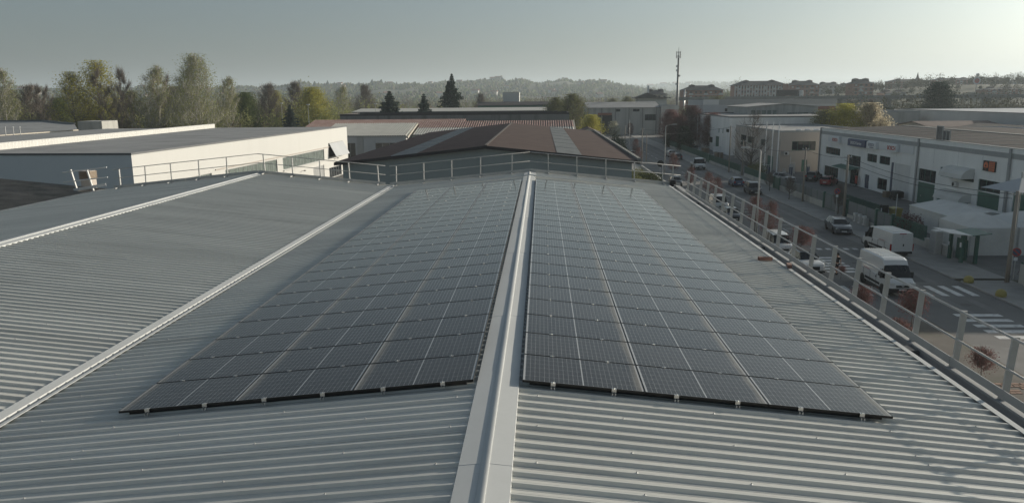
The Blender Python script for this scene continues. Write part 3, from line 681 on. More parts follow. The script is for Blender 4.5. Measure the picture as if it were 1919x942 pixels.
text_mesh('BOSCH',.60,M['blue_sign'],t,(-.505,0,.06),RW,bold=.006); bb = MB(); bb.box(-.508,-.502,-.9,.5,-.40,-.26); bb.build('underline', M['blue_sign'], t)
t = sign(117.3,113.8,6.32,7.36,.10,M['sign_white'],'blank white fascia panel left of the right red-lettered sign')
t = sign(113.7,110.5,6.30,7.38,.55,M['sign_white'],'white box sign with large red BOSCH lettering, rightmost on the workshop',.12)
text_mesh('BOSCH',.80,M['red_paint'],t,(-.555,0,-.06),RW,bold=.02)
t = sign(110.4,106.4,6.32,7.36,.10,M['sign_white'],'blank white fascia panel right of the right red-lettered sign')
t = thing('wall_sign',(WX-.02,88.35,6.32),0,'square sign with orange emblem and orange text panel on the workshop wall','sign')
b = MB(); b.box(-.16,0,-1.17,1.17,-.58,.58); b.build('box', M['black'], t)
b = MB(); b.box(-.166,-.1605,-1.13,-.02,-.54,.54); b.build('text_panel', M['orange_paint'], t)
b = MB(); b.lathe([(.44,-.170),(.44,-.1605)],(0,.58,.02),20,'x'); b.build('emblem', M['orange_paint'], t)
b = MB(); b.lathe([(.12,-.176),(.12,-.1705)],(0,.58,.02),10,'x'); b.box(-.176,-.1705,.18,.98,-.36,-.22); b.build('emblem_mark', M['black'], t)
for j,(w_) in enumerate((.8,.9,.7,.9,.6)):
    b = MB(); b.box(-.171,-.1665,-.58-w_/2,-.58+w_/2,.36-.2*j,.44-.2*j); b.build('text_line', M['brick'], t)
# awnings: quarter-round ribbed shells
def awning(y0,y1,z0,z1,d,label):
    t = thing('awning',(WX-.01,(y0+y1)/2,z0),0,label,'awning','awnings on the workshop wall'); hw = abs(y0-y1)/2; hh = z1-z0; n = 4
    pts = [(-d*math.sin(a*PI/2/n), hh*math.cos(a*PI/2/n)) for a in range(n+1)]
    for i in range(n):
        (xa,za),(xb,zb) = pts[i],pts[i+1]; b = MB()
        b._add([(xa,-hw,za),(xa,hw,za),(xb,hw,zb),(xb,-hw,zb),(xa,-hw,za-.03),(xa,hw,za-.03),(xb,hw,zb-.03),(xb,-hw,zb-.03)],[(0,1,2,3),(7,6,5,4),(0,4,5,1),(1,5,6,2),(2,6,7,3),(3,7,4,0)]); b.build('panel', M['tent'], t)
    for s in (-1,1):
        b = MB()
        for i in range(n): b.quad((0,s*hw,0),(pts[i][0],s*hw,pts[i][1]-.03),(pts[i+1][0],s*hw,pts[i+1][1]-.03))
        b.build('side', M['tent'], t)
awning(96.6,91.4,4.55,5.75,1.5,'upper white rounded awning over the first-floor window of the workshop')
awning(97.4,91.5,1.75,2.8,1.5,'lower white rounded awning over the ground-floor window of the workshop')
def ac_unit(x,y,z,rz,label):
    t = thing('air_conditioner',(x,y,z),rz,label,'air conditioner'); b = MB(); b.bbox(-.45,.45,-.35,0,0,.62,.02); b.build('case', M['white_metal'], t)
    b = MB(); b.lathe([(.23,-.37),(.23,-.352)],(-.12,0,.31),18,'y'); b.build('fan_grille', M['black'], t)
    b = MB(); b.box(-.4,-.36,-.3,.02,-.06,-.002); b.box(.36,.4,-.3,.02,-.06,-.002); b.build('bracket', M['galv'], t)
ac_unit(WX-.02,95.0,3.25,-PI/2,'white air conditioning unit on the workshop wall between the awnings')
# frames standing on the workshop roof
for (y,w_,h_,lb) in ((101.9,1.5,1.75,'tall open metal frame standing on the workshop roof edge'),(100.2,1.7,1.25,'lower double metal frame standing on the workshop roof edge')):
    t = thing('roof_frame',(51.3,y,8.5),0,lb,'frame','frames on the workshop roof'); b = MB()
    for yy in ((-w_/2,w_/2) if h_ > 1.5 else (-w_/2,0,w_/2)): b.bar((0,yy,0),(0,yy,h_),.12)
    b.bar((0,-w_/2,h_),(0,w_/2,h_),.12); b.build('frame', M['galv'], t)
    b = MB(); b.box(.03,.05,-w_/2+.06,w_/2-.06,.05,h_-.06); b.build('panel', M['galv_dark'], t)  # dark sheet added to imitate the darkness inside the open frame
# display stand by the door
t = thing('display_stand',(WX-.5,123.6,.01),0,'red and white display stand beside the workshop entrance','display stand'); b = MB(); b.box(-.05,.05,-.35,.35,.5,1.7); b.build('board', M['red_paint'], t); b = MB(); b.box(-.25,.25,-.3,.3,0,.06); b.bar((0,0,.06),(0,0,.5),.06); b.build('stand', M['black'], t)

# --- beige office and grey factory further along the street
be = block('office_building','beige rendered low office with flat grey roof behind the flagpoles',45.1,63,148,182,7.5,M['beige'],M['gravel_roof'],
   S=[(2.2,6.6,4.05,5.75,'win',4),(4.2,5.2,.05,2.3,'door',1,M['green_door']),(9,12,4.05,5.75,'win',3),(9,14,.4,2.2,'win',4)],
   W=[(4.6,9.2,3.4,5.7,'win',3),(10.6,16.1,4.25,5.65,'win',4),(21,24.5,4.3,5.55,'win',3),(26,30,.05,2.6,'gate',2,M['green_door'])])
for (x,y) in ((4.5,5),(6.5,6),(8.5,6.5),(7.5,4)):
    b = MB(); b.bbox(x,x+1.0,y,y+.5,7.49,7.75,.08); b.build('skylight', M['sign_white'], be)
ac_unit(46.3,147.97,3.2,0,'air conditioning unit on the beige office wall')
gf = block('factory_building','blue-grey flat-roofed factory behind the red-leaved trees',45.6,76,190,238,9.1,M['grey_render'],M['gravel_roof'],
   W=[(36,37,4.95,6.1,'win',1),(40.3,41.3,5.0,6.15,'win',1),(25,29.5,2.0,3.45,'win',3),(33,37,.05,4.0,'gate',3,M['green_door']),(44,47.5,5.5,6.3,'win',2)], S=[(3,9,5.5,6.6,'win',4),(14,20,5.5,6.6,'win',4)],pm=M['galv_dark'])
# --- long warehouses on the right
block('long_warehouse','long plain white warehouse wall behind the workshop roof',103,170,120,232,10.0,M['pale'],M['light_grey_wall'],W=[(20,22,6.6,7.2,'win',2),(70,72,6.8,7.4,'win',2)],par=.15,pm=M['galv_dark'])
gable('low_shed','low dark fibre-roofed shed behind the workshop',84,101,96,168,6.6,1.6,M['dark_concrete'],M['dark_fibre'])
gable('low_shed','narrow brown-roofed lean-to shed between workshop and white warehouse',84,100,172,186,7.4,.9,M['concrete'],M['brown_roof'],axis='x')
wv = block('blue_warehouse','long blue-grey warehouse with pale end panel and high fascia',53,96,258,285,13.0,M['light_grey_wall'],M['gravel_roof'],S=[(.6,4.6,.3,8.7,'win',3),(7,8.2,9.2,10.2,'void')],par=.1,pm=M['galv_dark'])
b = MB(); b.box(-.1,4.95,-.12,-.02,11.4,13.02); b.build('end_panel', M['white_metal'], wv)
b = MB(); b.box(5.0,43.05,-.12,-.02,11.4,13.02); b.build('fascia', M['grey_band'], wv)
gable('gabled_factory','grey gabled factory with tall pale windows beyond the office',58,77.5,222,246,11.2,.8,M['concrete'],M['gravel_roof'],S=[(1.0+1.5*k,2.2+1.5*k,4.5,10.2,'win',1,M['grey_band'],M['translucent']) for k in range(5)]+[(11,17,5,9.5,'win',4,M['grey_band'],M['translucent'])])
block('low_annex','flat annex of precast panels right of the factory',77.6,100,210,246,9.6,M['concrete'],M['gravel_roof'],S=[(3,12,6,8,'win',5)])
gable('brick_house','small brick house with red tiled roof beside the blossoming trees',80,87,232,241,8.0,3.0,M['brick'],M['terracotta'],axis='x',S=[(1,2.4,4.6,6.2,'win',1),(4.6,6,4.6,6.2,'win',1)])
wh = gable('warehouse_shed','concrete warehouse with grey sheet roof at the end of the street',17.5,45.2,300,330,10.2,2.0,M['concrete'],M['gravel_roof'],axis='x',S=[(3.8,9.6,.1,7.3,'void'),(11,12.6,8.6,9.6,'win',2),(17.5,20,8.6,9.6,'win',2),(22,26.5,5.2,7.5,'win',3)])
for k in range(6):
    b = MB(); b.box(.2+5.2*k,.55+5.2*k,-.12,-.01,0,10.0); b.build('pilaster', M['dark_concrete'], wh)
b = MB(); b.box(4.0,9.4,-.3,-.18,7.3,8.2); b.build('door_lintel', M['brick'], wh)
block('side_block','lower concrete block beside the warehouse at the end of the street',45.4,52,298,326,10.6,M['concrete'],M['gravel_roof'])
block('low_store','low flat-roofed store with bright roof among the red-leaved trees',47,56,246,256,6.3,M['pale'],M['white_sheet'])

# --- brown-roofed building directly behind the railing
BY = 72.0
br = thing('brown_roofed_hall',(-5.2,BY,0),0,'grey-green hall with brown gabled roof right behind the railing','building')
hw, dep, eh, rs = 14.0, 62.0, 8.55, 1.45
facade(br,(-hw+.4,0),(hw-.4,0),0,eh,[],M['green_grey_wall']); facade(br,(hw-.4,0),(hw-.4,dep),0,eh,[],M['green_grey_wall']); facade(br,(hw-.4,dep),(-hw+.4,dep),0,eh,[],M['green_grey_wall']); facade(br,(-hw+.4,dep),(-hw+.4,0),0,eh,[],M['green_grey_wall'])
b = MB(); b.prism([(-hw+.4,eh),(hw-.4,eh),(0,eh+rs-.06)],0,.15); b.build('gable', M['green_grey_wall'], br)
b = MB(); b.prism([(-hw-.3,eh-.02),(0,eh+rs+.02),(hw+.3,eh-.02),(hw+.3,eh-.30),(0,eh+rs-.28),(-hw-.3,eh-.30)],-.5,-.35); b.build('verge_board', M['slate'], br)
b = MB(); b.box(-hw+.5,hw-.5,-.06,-.005,0,5.6); b.build('lower_cladding', M['light_grey_wall'], br)
for k in range(1,7):
    b = MB(); x = -hw+.4+k*4.1; b.box(x-.02,x+.02,-.085,-.061,0,5.55); b.build('cladding_joint', M['green_grey_wall'], br)
b = MB(); b.box(hw-2.6,hw-.7,-.12,-.062,0,6.4); b.build('side_door', M['green_grey_wall'], br)
cuts = [-hw-.3,-8.9,-6.4,0,6.6,8.9,hw+.3]
for a,c in zip(cuts[:-1],cuts[1:]):
    za, zc = eh+rs-rs*abs(a)/hw, eh+rs-rs*abs(c)/hw
    skl = (a,c) in ((-8.9,-6.4),(6.6,8.9))
    off = .03 if skl else 0
    corrug(br,(a,-.45,za+off),(a,dep,za+off),(c,dep,zc+off),(c,-.45,zc+off),180,.05,M['skylight'] if skl else M['brown_roof'],'skylight_strip' if skl else 'roof')
    if skl:
        for k in range(1,8):
            b = MB(); b.bar((a,k*8.-.5,za+.09),(c,k*8.-.5,zc+.09),.12,.05); b.build('skylight_bar', M['grey_band'], br)
b = MB(); b.prism([(hw+.05,eh-.3),(hw+.35,eh-.3),(hw+.35,eh+.25),(hw+.05,eh+.25)],-.5,dep); b.build('side_parapet', M['dark_concrete'], br)
b = MB(); b.bar((0,-.4,eh+rs+.06),(0,dep,eh+rs+.06),.28,.04); b.build('ridge_cap', M['dark_fibre'], br)

# --- white building on the left
WBZ = 9.0
wb = thing('white_building',(-41.9,77.2,0),-math.atan2(3.4,74.8),'long white building with window bands and dark grey end wall','building')
wl = 74.9
facade(wb,(0,0),(0,wl),0,WBZ,[(20.8,38.3,3.6,5.5,'win',12,M['grey_band'],M['translucent']),(40.6,60.4,3.65,5.55,'win',13,M['grey_band'],M['translucent']),(63.0,71.8,3.9,6.45,'void'),(54.2,60.0,.05,2.8,'gate',3,M['grey_band']),(62.8,70.2,.05,1.95,'win',5,M['grey_band']),(2,17,3.6,5.5,'win',10,M['grey_band'],M['translucent'])],M['white_wall'])
facade(wb,(-48,0),(0,0),0,WBZ,[],M['grey_wall'])
b = MB(); b.box(-48,.06,-.08,.0,WBZ-.02,WBZ+.18); b.box(-.1,.06,.002,wl,WBZ-.02,WBZ+.18); b.build('coping', M['galv_dark'], wb)
b = MB(); b.quad((-48,.01,WBZ),(-.1,.01,WBZ),(-.1,wl,WBZ),(-26,wl-1.5,WBZ),(-48,wl-3,WBZ)); b.build('roof', M['gravel_roof'], wb)
b = MB(); b.quad((-.0,wl,0),(-48,wl-3,0),(-48,wl-3,WBZ),(0,wl,WBZ)); b.build('end_wall', M['white_wall'], wb)
corrug(wb,(-20.2,.5,WBZ),(-26,wl-2,WBZ),(-26,wl-2,WBZ+.72),(-20.2,.5,WBZ+.72),110,.08,M['white_sheet'],'back_parapet')
b = MB(); b.bar((-20.35,.5,WBZ+.76),(-26.15,wl-2,WBZ+.76),.3,.08); b.build('parapet_cap', M['galv'], wb)
b = MB(); b.box(.01,.14,18,wl-3.2,5.72,5.84); b.build('ledge', M['beige'], wb)
for (u0,u1) in ((20.8,38.3),(40.6,60.4)):
    b = MB(); b.box(.005,.22,u0-.1,u1+.1,3.45,3.58); b.build('sill', M['white_wall'], wb)
b = MB(); b._add([(.05,63.2,6.4),(.05,71.6,6.4),(1.3,71.6,4.0),(1.3,63.2,4.0),(.12,63.2,6.43),(.12,71.6,6.43),(1.37,71.6,4.03),(1.37,63.2,4.03)],[(3,2,1,0),(4,5,6,7),(0,1,5,4),(1,2,6,5),(2,3,7,6),(3,0,4,7)]); b.build('tilted_shutter', M['light_grey_wall'], wb)
for k in range(10):
    b = MB(); y = 64+.75*k; b.bar((.13,y,6.46),(.16,y,6.40),.12,.1); b.build('shutter_hook', M['sign_white'], wb)
for (u,z) in ((48.5,2.75),(66.5,3.4)):
    b = MB(); b.bar((0,u,z),(.5,u,z+.1),.06); b.box(.4,.7,u-.12,u+.12,z+.02,z+.16); b.build('wall_lamp', M['black'], wb)
# --- far left building with concrete box and flagpoles
dl = thing('flat_roofed_hall',(-105.5,112,0),0,'flat grey-roofed hall with cream fascia beyond the white building','building')
facade(dl,(0,0),(0,60.5),0,7.7,[(1.0+8.5*k,8.6+8.5*k,4.4,7.4,'win',5) for k in range(7)],M['cream']); facade(dl,(0,60.5),(-21,94),0,7.7,[],M['dark_concrete']); facade(dl,(-95,0),(0,0),0,7.7,[],M['cream'])
b = MB(); b.quad((-95,0,8.0),(.2,0,8.0),(.2,60.5,8.0),(-21,94,8.2),(-49,123,8.4),(-95,123,8.4)); b.build('roof', M['gravel_roof'], dl)
b = MB(); b.box(.0,.45,-.2,60.7,7.65,8.12); b.build('fascia', M['cream'], dl)
for k in range(8): b = MB(); b.box(.02,.4,.05+8.5*k,.85+8.5*k,0,7.64); b.build('pier', M['cream'], dl)
b = MB(); b.bar((-49,123,8.6),(-21,94,8.4),.4,.5); b.bar((-95,123,8.6),(-49,123,8.6),.4,.5); b.build('parapet', M['galv_dark'], dl)
b = MB(); b.bbox(-101.3,-95.9,166,172.5,0,10.1,.05); o = b.build('concrete_tower', M['concrete']); tag(o,'blank concrete box tower at the end of the flat-roofed hall','tower')
for i,(x,lb) in enumerate(((-102.8,'leftmost'),(-101.25,'middle'),(-99.9,'rightmost'))):
    t = thing('flagpole',(x,145,0),0,f'{lb} of three white flagpoles before the flat-roofed hall','flagpole','flagpoles on the left'); b = MB(); b.tube([(0,0,0),(0,0,9.55)],[.11,.07],8); b.build('pole', M['white_metal'], t); b = MB(); b.lathe([(.02,9.55),(.13,9.6),(.13,9.7),(.02,9.78)],n=8); b.build('finial', M['white_metal'], t)
# old mossy roof left of the warehouse
ol = thing('old_shed',(-25.4,-6,0),0,'old shed with mossy dark fibre-cement roof left of the warehouse','shed')
corrug(ol,(-.05,0,9.30),(-.05,50,9.30),(-9.5,50,10.25),(-9.5,0,10.25),300,.05,M['old_fibre'])
corrug(ol,(-19,0,9.30),(-19,50,9.30),(-9.5,50,10.25),(-9.5,0,10.25),300,.05,M['old_fibre'])
b = MB(); b.prism([(-19,0),(-.12,0),(-.12,9.2),(-9.5,10.15),(-19,9.2)],.1,49.9); b.build('wall', M['dark_concrete'], ol)
t = thing('chimney',(-26.95,44.6,9.2),0,'brick chimney stub with clay cap on the old shed','chimney'); b = MB(); b.box(-.3,.3,-.3,.3,0,1.16); b.build('stack', M['beige'], t); b = MB()
for k in range(6): b.box(-.34,.34,-.36,.36,.70+.075*k,.755+.075*k)
b.build('cap', M['wood'], t)

# --- corrugated halls behind the brown roof
ec = thing('corrugated_hall',(-44.8,168,0),0,'low hall with pale corrugated roof and wide windows behind the brown roof','building')
facade(ec,(-4,0),(15.2,0),0,6.3,[(-.0+4.4,8.0,.6,4.9,'win',3,M['grey_band']),(12.4,18.6,.6,4.9,'win',4,M['grey_band'])],M['light_grey_wall']); facade(ec,(15.2,0),(15.2,16),0,6.3,[],M['white_wall'])
b = MB(); b.box(4.4,5.8,-.12,-.002,0,6.2); b.build('pier', M['grey_band'], ec)
corrug(ec,(-4,-.5,6.35),(15.4,-.5,6.35),(15.4,14,8.6),(-4,14,8.6),36,.2,M['white_fibre'])
corrug(ec,(-4,28,6.35),(15.4,28,6.35),(15.4,14,8.6),(-4,14,8.6),48,.13,M['red_fibre'])
b = MB(); b.prism([(-.5,6.2),(14,8.75),(14,8.35),(-.5,5.8)],15.42,15.75,axis='x'); b.build('verge_board', M['cream'], ec)
b = MB(); b.bar((15.4,6,3.1),(15.4,6,6),.2); b.build('downpipe', M['galv'], ec)
ed = thing('corrugated_hall',(-29,172,0),0,'long hall with reddish and pale fibre-cement roof behind the brown roof','building')
facade(ed,(0,0),(36,0),0,6.2,[(3,14,2,4.5,'win',6),(18,30,2,4.5,'win',6)],M['concrete']); facade(ed,(36,0),(36,24),0,6.2,[],M['concrete'])
corrug(ed,(0.2,-.5,6.3),(36.4,-.5,6.3),(36.4,7,7.55),(0.2,7,7.55),66,.2,M['white_fibre']); corrug(ed,(0.2,7,7.6),(36.4,7,7.6),(36.4,14,8.8),(0.2,14,8.8),66,.2,M['red_fibre']); corrug(ed,(.2,28,6.3),(36.4,28,6.3),(36.4,14,8.8),(.2,14,8.8),80,.13,M['red_fibre'])
b = MB(); b.prism([(-.5,6.2),(14,8.95),(14,8.5),(-.5,5.8)],36.42,36.75,axis='x'); b.build('verge_board', M['cream'], ed)
ee = thing('corrugated_hall',(-60,196,0),0,'far long hall with reddish corrugated roof left of centre','building')
facade(ee,(0,0),(40,0),0,7,[(4,16,2,5,'win',6)],M['concrete']); corrug(ee,(-.4,-.5,7.3),(40,-.5,7.3),(40,9,8.85),(-.4,9,8.85),90,.13,M['red_fibre']); corrug(ee,(-.4,19,7.3),(40,19,7.3),(40,9,8.85),(-.4,9,8.85),90,.13,M['red_fibre'])
# --- long concrete hall and brick-banded hall
fc = block('concrete_hall','long weathered concrete hall with stained panels',-59,8,226,250,9.5,M['dark_concrete'],M['gravel_roof'],S=[],par=.5,pm=M['slate'])
for k in range(1,14):
    b = MB(); b.box(k*4.9-.12,k*4.9+.12,-.14,-.01,0,9.4); b.build('pilaster', M['dark_concrete'], fc)
fd = gable('brick_banded_hall','low hall with brick panels and pale sheet roof behind the concrete hall',-66,1.5,270,300,9.9,.9,M['concrete'],M['white_fibre'],axis='x')
for k in range(9):
    if k in (2,5): continue
    b = MB(); b.box(1+7.4*k,7.4+7.4*k,-.05,-.01,8.3,9.6); b.build('brick_panel', M['brick'], fd)
block('white_tower','plain white rooftop block above the distant halls',-16.3,-9.4,330,340,16.4,M['white_wall'],M['gravel_roof'],par=.1)
gable('green_shed','long dark green sheet-metal shed roof below the white block',-26,5,318,329,11.4,1.2,M['green_metal'],M['slate'],axis='x')
# sheds between street and brown hall
gable('garden_shed','small dark-roofed building left of the street beyond the yellow tree',9,15,196,206,5.5,1.2,M['pale'],M['brown_roof'])
# ------------------------------------------------------------------ vehicles
# stations from rear to front: (y, zbottom, zbelt, zroof, half width, half roof width, flag to next station)
# flags: p paint, s side windows, r rear window, w windscreen
CARS = {
 'hatch': dict(L=4.0,W=1.74,st=[(-2.0,.42,.62,.64,.70,.66,'p'),(-1.96,.28,.88,.92,.80,.72,'p'),(-1.86,.24,.97,1.02,.85,.70,'r'),(-1.52,.22,.98,1.42,.87,.60,'p'),(-1.42,.22,.98,1.44,.87,.60,'s'),(-.62,.22,.96,1.49,.87,.60,'p'),(-.52,.22,.96,1.49,.87,.60,'s'),(.35,.22,.94,1.46,.87,.60,'w'),(1.05,.22,.93,.97,.86,.72,'p'),(1.60,.22,.86,.89,.84,.68,'p'),(1.90,.24,.74,.77,.76,.62,'p'),(2.0,.36,.58,.60,.64,.52,'p')],wb=(-1.25,1.28),wr=.31),
 'estate': dict(L=4.9,W=1.88,st=[(-2.45,.42,.66,.68,.76,.70,'p'),(-2.40,.28,.90,.94,.86,.78,'p'),(-2.28,.24,1.0,1.05,.91,.74,'r'),(-1.82,.22,1.0,1.40,.93,.62,'p'),(-1.72,.22,1.0,1.42,.93,.62,'s'),(-.95,.22,.98,1.46,.93,.62,'p'),(-.86,.22,.98,1.46,.93,.62,'s'),(-.02,.22,.96,1.46,.93,.62,'p'),(.07,.22,.96,1.46,.93,.62,'s'),(.55,.22,.95,1.42,.93,.60,'w'),(1.25,.22,.94,.98,.92,.78,'p'),(1.95,.22,.86,.90,.90,.74,'p'),(2.32,.24,.74,.77,.82,.66,'p'),(2.45,.36,.58,.60,.70,.56,'p')],wb=(-1.45,1.46),wr=.34),
 'suv': dict(L=4.4,W=1.84,st=[(-2.2,.50,.74,.76,.74,.70,'p'),(-2.15,.34,1.02,1.06,.84,.76,'p'),(-2.04,.30,1.08,1.13,.89,.74,'r'),(-1.72,.28,1.08,1.56,.91,.64,'p'),(-1.60,.28,1.08,1.60,.91,.64,'s'),(-.72,.28,1.06,1.65,.91,.64,'p'),(-.62,.28,1.06,1.65,.91,.64,'s'),(.36,.28,1.05,1.61,.91,.64,'w'),(1.02,.28,1.05,1.09,.90,.78,'p'),(1.80,.28,1.0,1.03,.88,.76,'p'),(2.10,.30,.90,.93,.82,.70,'p'),(2.2,.42,.68,.70,.72,.60,'p')],wb=(-1.32,1.32),wr=.35),
 'mpv': dict(L=4.2,W=1.78,st=[(-2.1,.46,.66,.70,.74,.70,'p'),(-2.07,.30,1.0,1.04,.86,.80,'r'),(-1.98,.26,1.02,1.70,.88,.72,'p'),(-1.85,.26,1.02,1.76,.88,.72,'s'),(-1.0,.26,1.0,1.80,.88,.72,'p'),(-.88,.26,1.0,1.80,.88,.72,'s'),(-.1,.26,.98,1.80,.88,.72,'p'),(0.,.26,.98,1.80,.88,.72,'s'),(.75,.26,.98,1.70,.88,.68,'w'),(1.35,.26,.98,1.02,.87,.74,'p'),(1.80,.26,.90,.93,.84,.70,'p'),(2.03,.30,.78,.80,.78,.62,'p'),(2.1,.42,.62,.64,.68,.54,'p')],wb=(-1.35,1.35),wr=.32),
 'van': dict(L=5.6,W=2.05,st=[(-2.8,.45,.62,.66,.96,.92,'p'),(-2.78,.38,1.25,2.24,1.0,.90,'p'),(-2.6,.36,1.28,2.28,1.02,.90,'p'),(-.2,.36,1.28,2.30,1.02,.90,'p'),(.70,.36,1.28,2.30,1.02,.90,'p'),(.80,.36,1.22,2.29,1.02,.90,'s'),(1.58,.36,1.18,2.16,1.02,.86,'w'),(2.18,.36,1.16,1.28,1.01,.90,'p'),(2.62,.36,.98,1.04,.98,.84,'p'),(2.76,.40,.78,.82,.90,.76,'p'),(2.8,.48,.66,.68,.82,.70,'p')],wb=(-1.75,1.78),wr=.36),
 'vanhigh': dict(L=5.6,W=2.05,st=[(-2.8,.45,.62,.66,.96,.92,'p'),(-2.78,.38,1.25,2.48,1.0,.88,'p'),(-2.6,.36,1.28,2.53,1.02,.88,'p'),(-.2,.36,1.28,2.55,1.02,.88,'p'),(.70,.36,1.28,2.55,1.02,.88,'p'),(.80,.36,1.22,2.54,1.02,.88,'p'),(1.25,.36,1.20,2.42,1.02,.86,'p'),(1.52,.36,1.18,2.10,1.02,.86,'w'),(2.18,.36,1.16,1.28,1.01,.90,'p'),(2.62,.36,.98,1.04,.98,.84,'p'),(2.76,.40,.78,.82,.90,.76,'p'),(2.8,.48,.66,.68,.82,.70,'p')],wb=(-1.75,1.78),wr=.36),
 'pickup': dict(L=5.6,W=2.0,st=[(.35,.50,1.15,2.05,.90,.80,'p'),(.40,.40,1.20,2.20,.95,.84,'p'),(.55,.40,1.20,2.24,.98,.84,'s'),(1.50,.38,1.16,2.16,.98,.82,'w'),(2.12,.36,1.16,1.26,.98,.86,'p'),(2.6,.36,.98,1.02,.96,.82,'p'),(2.76,.40,.78,.80,.88,.74,'p'),(2.8,.48,.66,.68,.80,.68,'p')],wb=(-1.75,1.78),wr=.36),
}
_wheel = {}
def wheel_meshes(r, w=.2):
    k = (r,w)
    if k not in _wheel:
        t = MB(); t.lathe([(r*.62,-w/2),(r*.92,-w/2),(r,-w*.36),(r,w*.36),(r*.92,w/2),(r*.62,w/2)],n=20,axis='x'); tm = t.mesh('tyre', M['rubber'], True)
        q = MB(); q.lathe([(r*.60,-w*.30),(r*.62,w*.42),(r*.50,w*.30),(r*.16,w*.36)],n=20,axis='x')
        for i in range(5):
            a = 2*PI*i/5; q.bar((w*.37,r*.1*math.cos(a),r*.1*math.sin(a)),(w*.40,r*.56*math.cos(a),r*.56*math.sin(a)),.06*r/.3,.02,up=(1,0,0))
        _wheel[k] = (tm, q.mesh('rim', M['rim']))
    return _wheel[k]
def make_car(name, kind, pm, x, y, rz, label, cat='car', group='vehicles on the street', z=.012, roof_rails=False, black_bumper=False, flat_bed=False, rear_doors=False, lights_on=False, black_roof=False):
    S = CARS[kind]; t = thing(name,(x,y,z),rz,label,cat,group); st = S['st']
    def sect(s):
        (yy,zb,zl,zr,hw,hr,_f) = s; zm = zb+(zl-zb)*.55
        half = [(hw*.80,zb),(hw*.97,zb+.07),(hw,zm),(hw*.985,zl-.04),(hw*.95,zl),(hr+(hw-hr)*.06,zr-.05*min(1,(zr-zl)*5)),(hr*.86,zr-.004),(0,zr+.012)]
        return [(a,yy,b) for a,b in half]
    secs = [sect(s) for s in st]; parts = {'body':MB(),'side_window':[], 'windscreen':MB(), 'rear_window':MB()}
    for i in range(len(st)-1):
        A, Bq = secs[i], secs[i+1]; fl = st[i][6]
        for sg in (-1,1):
            for j in range(7):
                q = [(sg*A[j][0],A[j][1],A[j][2]),(sg*Bq[j][0],Bq[j][1],Bq[j][2]),(sg*Bq[j+1][0],Bq[j+1][1],Bq[j+1][2]),(sg*A[j+1][0],A[j+1][1],A[j+1][2])]
                if fl == 's' and j == 4:
                    g = MB(); g.quad(*q); parts['side_window'].append(g)
                elif fl == 'w' and j in (5,6): parts['windscreen'].quad(*q)
                elif fl == 'w' and j == 4:
                    g = MB(); g.quad(*q); parts['side_window'].append(g)
                elif fl == 'r' and j in (5,6): parts['rear_window'].quad(*q)
                else: parts['body'].quad(*q)
    for A in (secs[0],secs[-1]):
        for sg in (-1,1): parts['body'].quad(*[(sg*p[0],p[1],p[2]) for p in A],(0,A[0][1],A[0][2]))
    for i in range(len(st)-1):
        parts['body'].quad((-secs[i][0][0],secs[i][0][1],secs[i][0][2]),(secs[i][0][0],secs[i][0][1],secs[i][0][2]),(secs[i+1][0][0],secs[i+1][0][1],secs[i+1][0][2]),(-secs[i+1][0][0],secs[i+1][0][1],secs[i+1][0][2]))
    bo = parts['body'].build('body', pm, t, smooth=True)
    try: bo.data.set_sharp_from_angle(angle=math.radians(28))
    except Exception: pass
    for g in parts['side_window']: g.build('side_window', M['car_glass'], t)
    parts['windscreen'].build('windscreen', M['car_glass'], t)
    if parts['rear_window'].f: parts['rear_window'].build('rear_window', M['car_glass'], t)
    hw, yf, yr = S['W']/2, st[-1][0], st[0][0]; r = S['wr']
    tm, rm = wheel_meshes(r)
    if flat_bed: yr = -2.8
    for wy in S['wb']:
        for sg in (-1,1):
            wo = link('wheel', tm, t, (sg*(hw-.10),wy,r), (0,0,0 if sg > 0 else PI)); link('rim', rm, wo)
            a = MB(); n = 10
            for k in range(n):
                a0, a1 = PI*k/n, PI*(k+1)/n; xo = sg*(hw-.004)
                a.quad((xo,wy+(r+.015)*math.cos(a0),r+(r+.015)*math.sin(a0)),(xo,wy+(r+.075)*math.cos(a0),r+(r+.075)*math.sin(a0)),(xo,wy+(r+.075)*math.cos(a1),r+(r+.075)*math.sin(a1)),(xo,wy+(r+.015)*math.cos(a1),r+(r+.015)*math.sin(a1)))
                a.quad((xo-.012*sg,wy,r),(xo-.012*sg,wy+(r+.02)*math.cos(a0),r+(r+.02)*math.sin(a0)),(xo-.012*sg,wy+(r+.02)*math.cos(a1),r+(r+.02)*math.sin(a1)))
            a.build('wheel_arch', M['black'], t)
    zf = st[-3][2]; big = kind.startswith('van') or kind == 'pickup'
    hz = .92 if big else (.80 if kind == 'suv' else .68)
    yh = st[-2][0]-.0
    for sg in (-1,1):
        b = MB(); b._add([(sg*hw*.52,yh+.035,hz-.07),(sg*hw*.90,yh-.10,hz-.05),(sg*hw*.92,yh-.16,hz+.12),(sg*hw*.60,yh-.02,hz+.07)],[(0,1,2,3)]) if False else b.bbox(min(sg*hw*.55,sg*hw*.86),max(sg*hw*.55,sg*hw*.86),yh-.22,yh+.045,hz-.08,hz+(.16 if big else .06),.03)
        b.build('headlight', M['lamp_clear'], t)
        b = MB(); x0, x1 = sorted((sg*hw*(.93 if big else .62), sg*hw*(1.005 if big else .93)))
        yb_ = st[0][0]; 
        if not flat_bed:
            b.box(x0,x1,yb_-.012,yb_+.16,.62 if big else st[1][2]-.22,1.25 if big else st[1][2]+.02); b.build('tail_light', M['tail'], t)
        b = MB(); mx_ = sg*(hw+.07); my = st[-6 if big else -5][0]+.1 if not big else 1.75
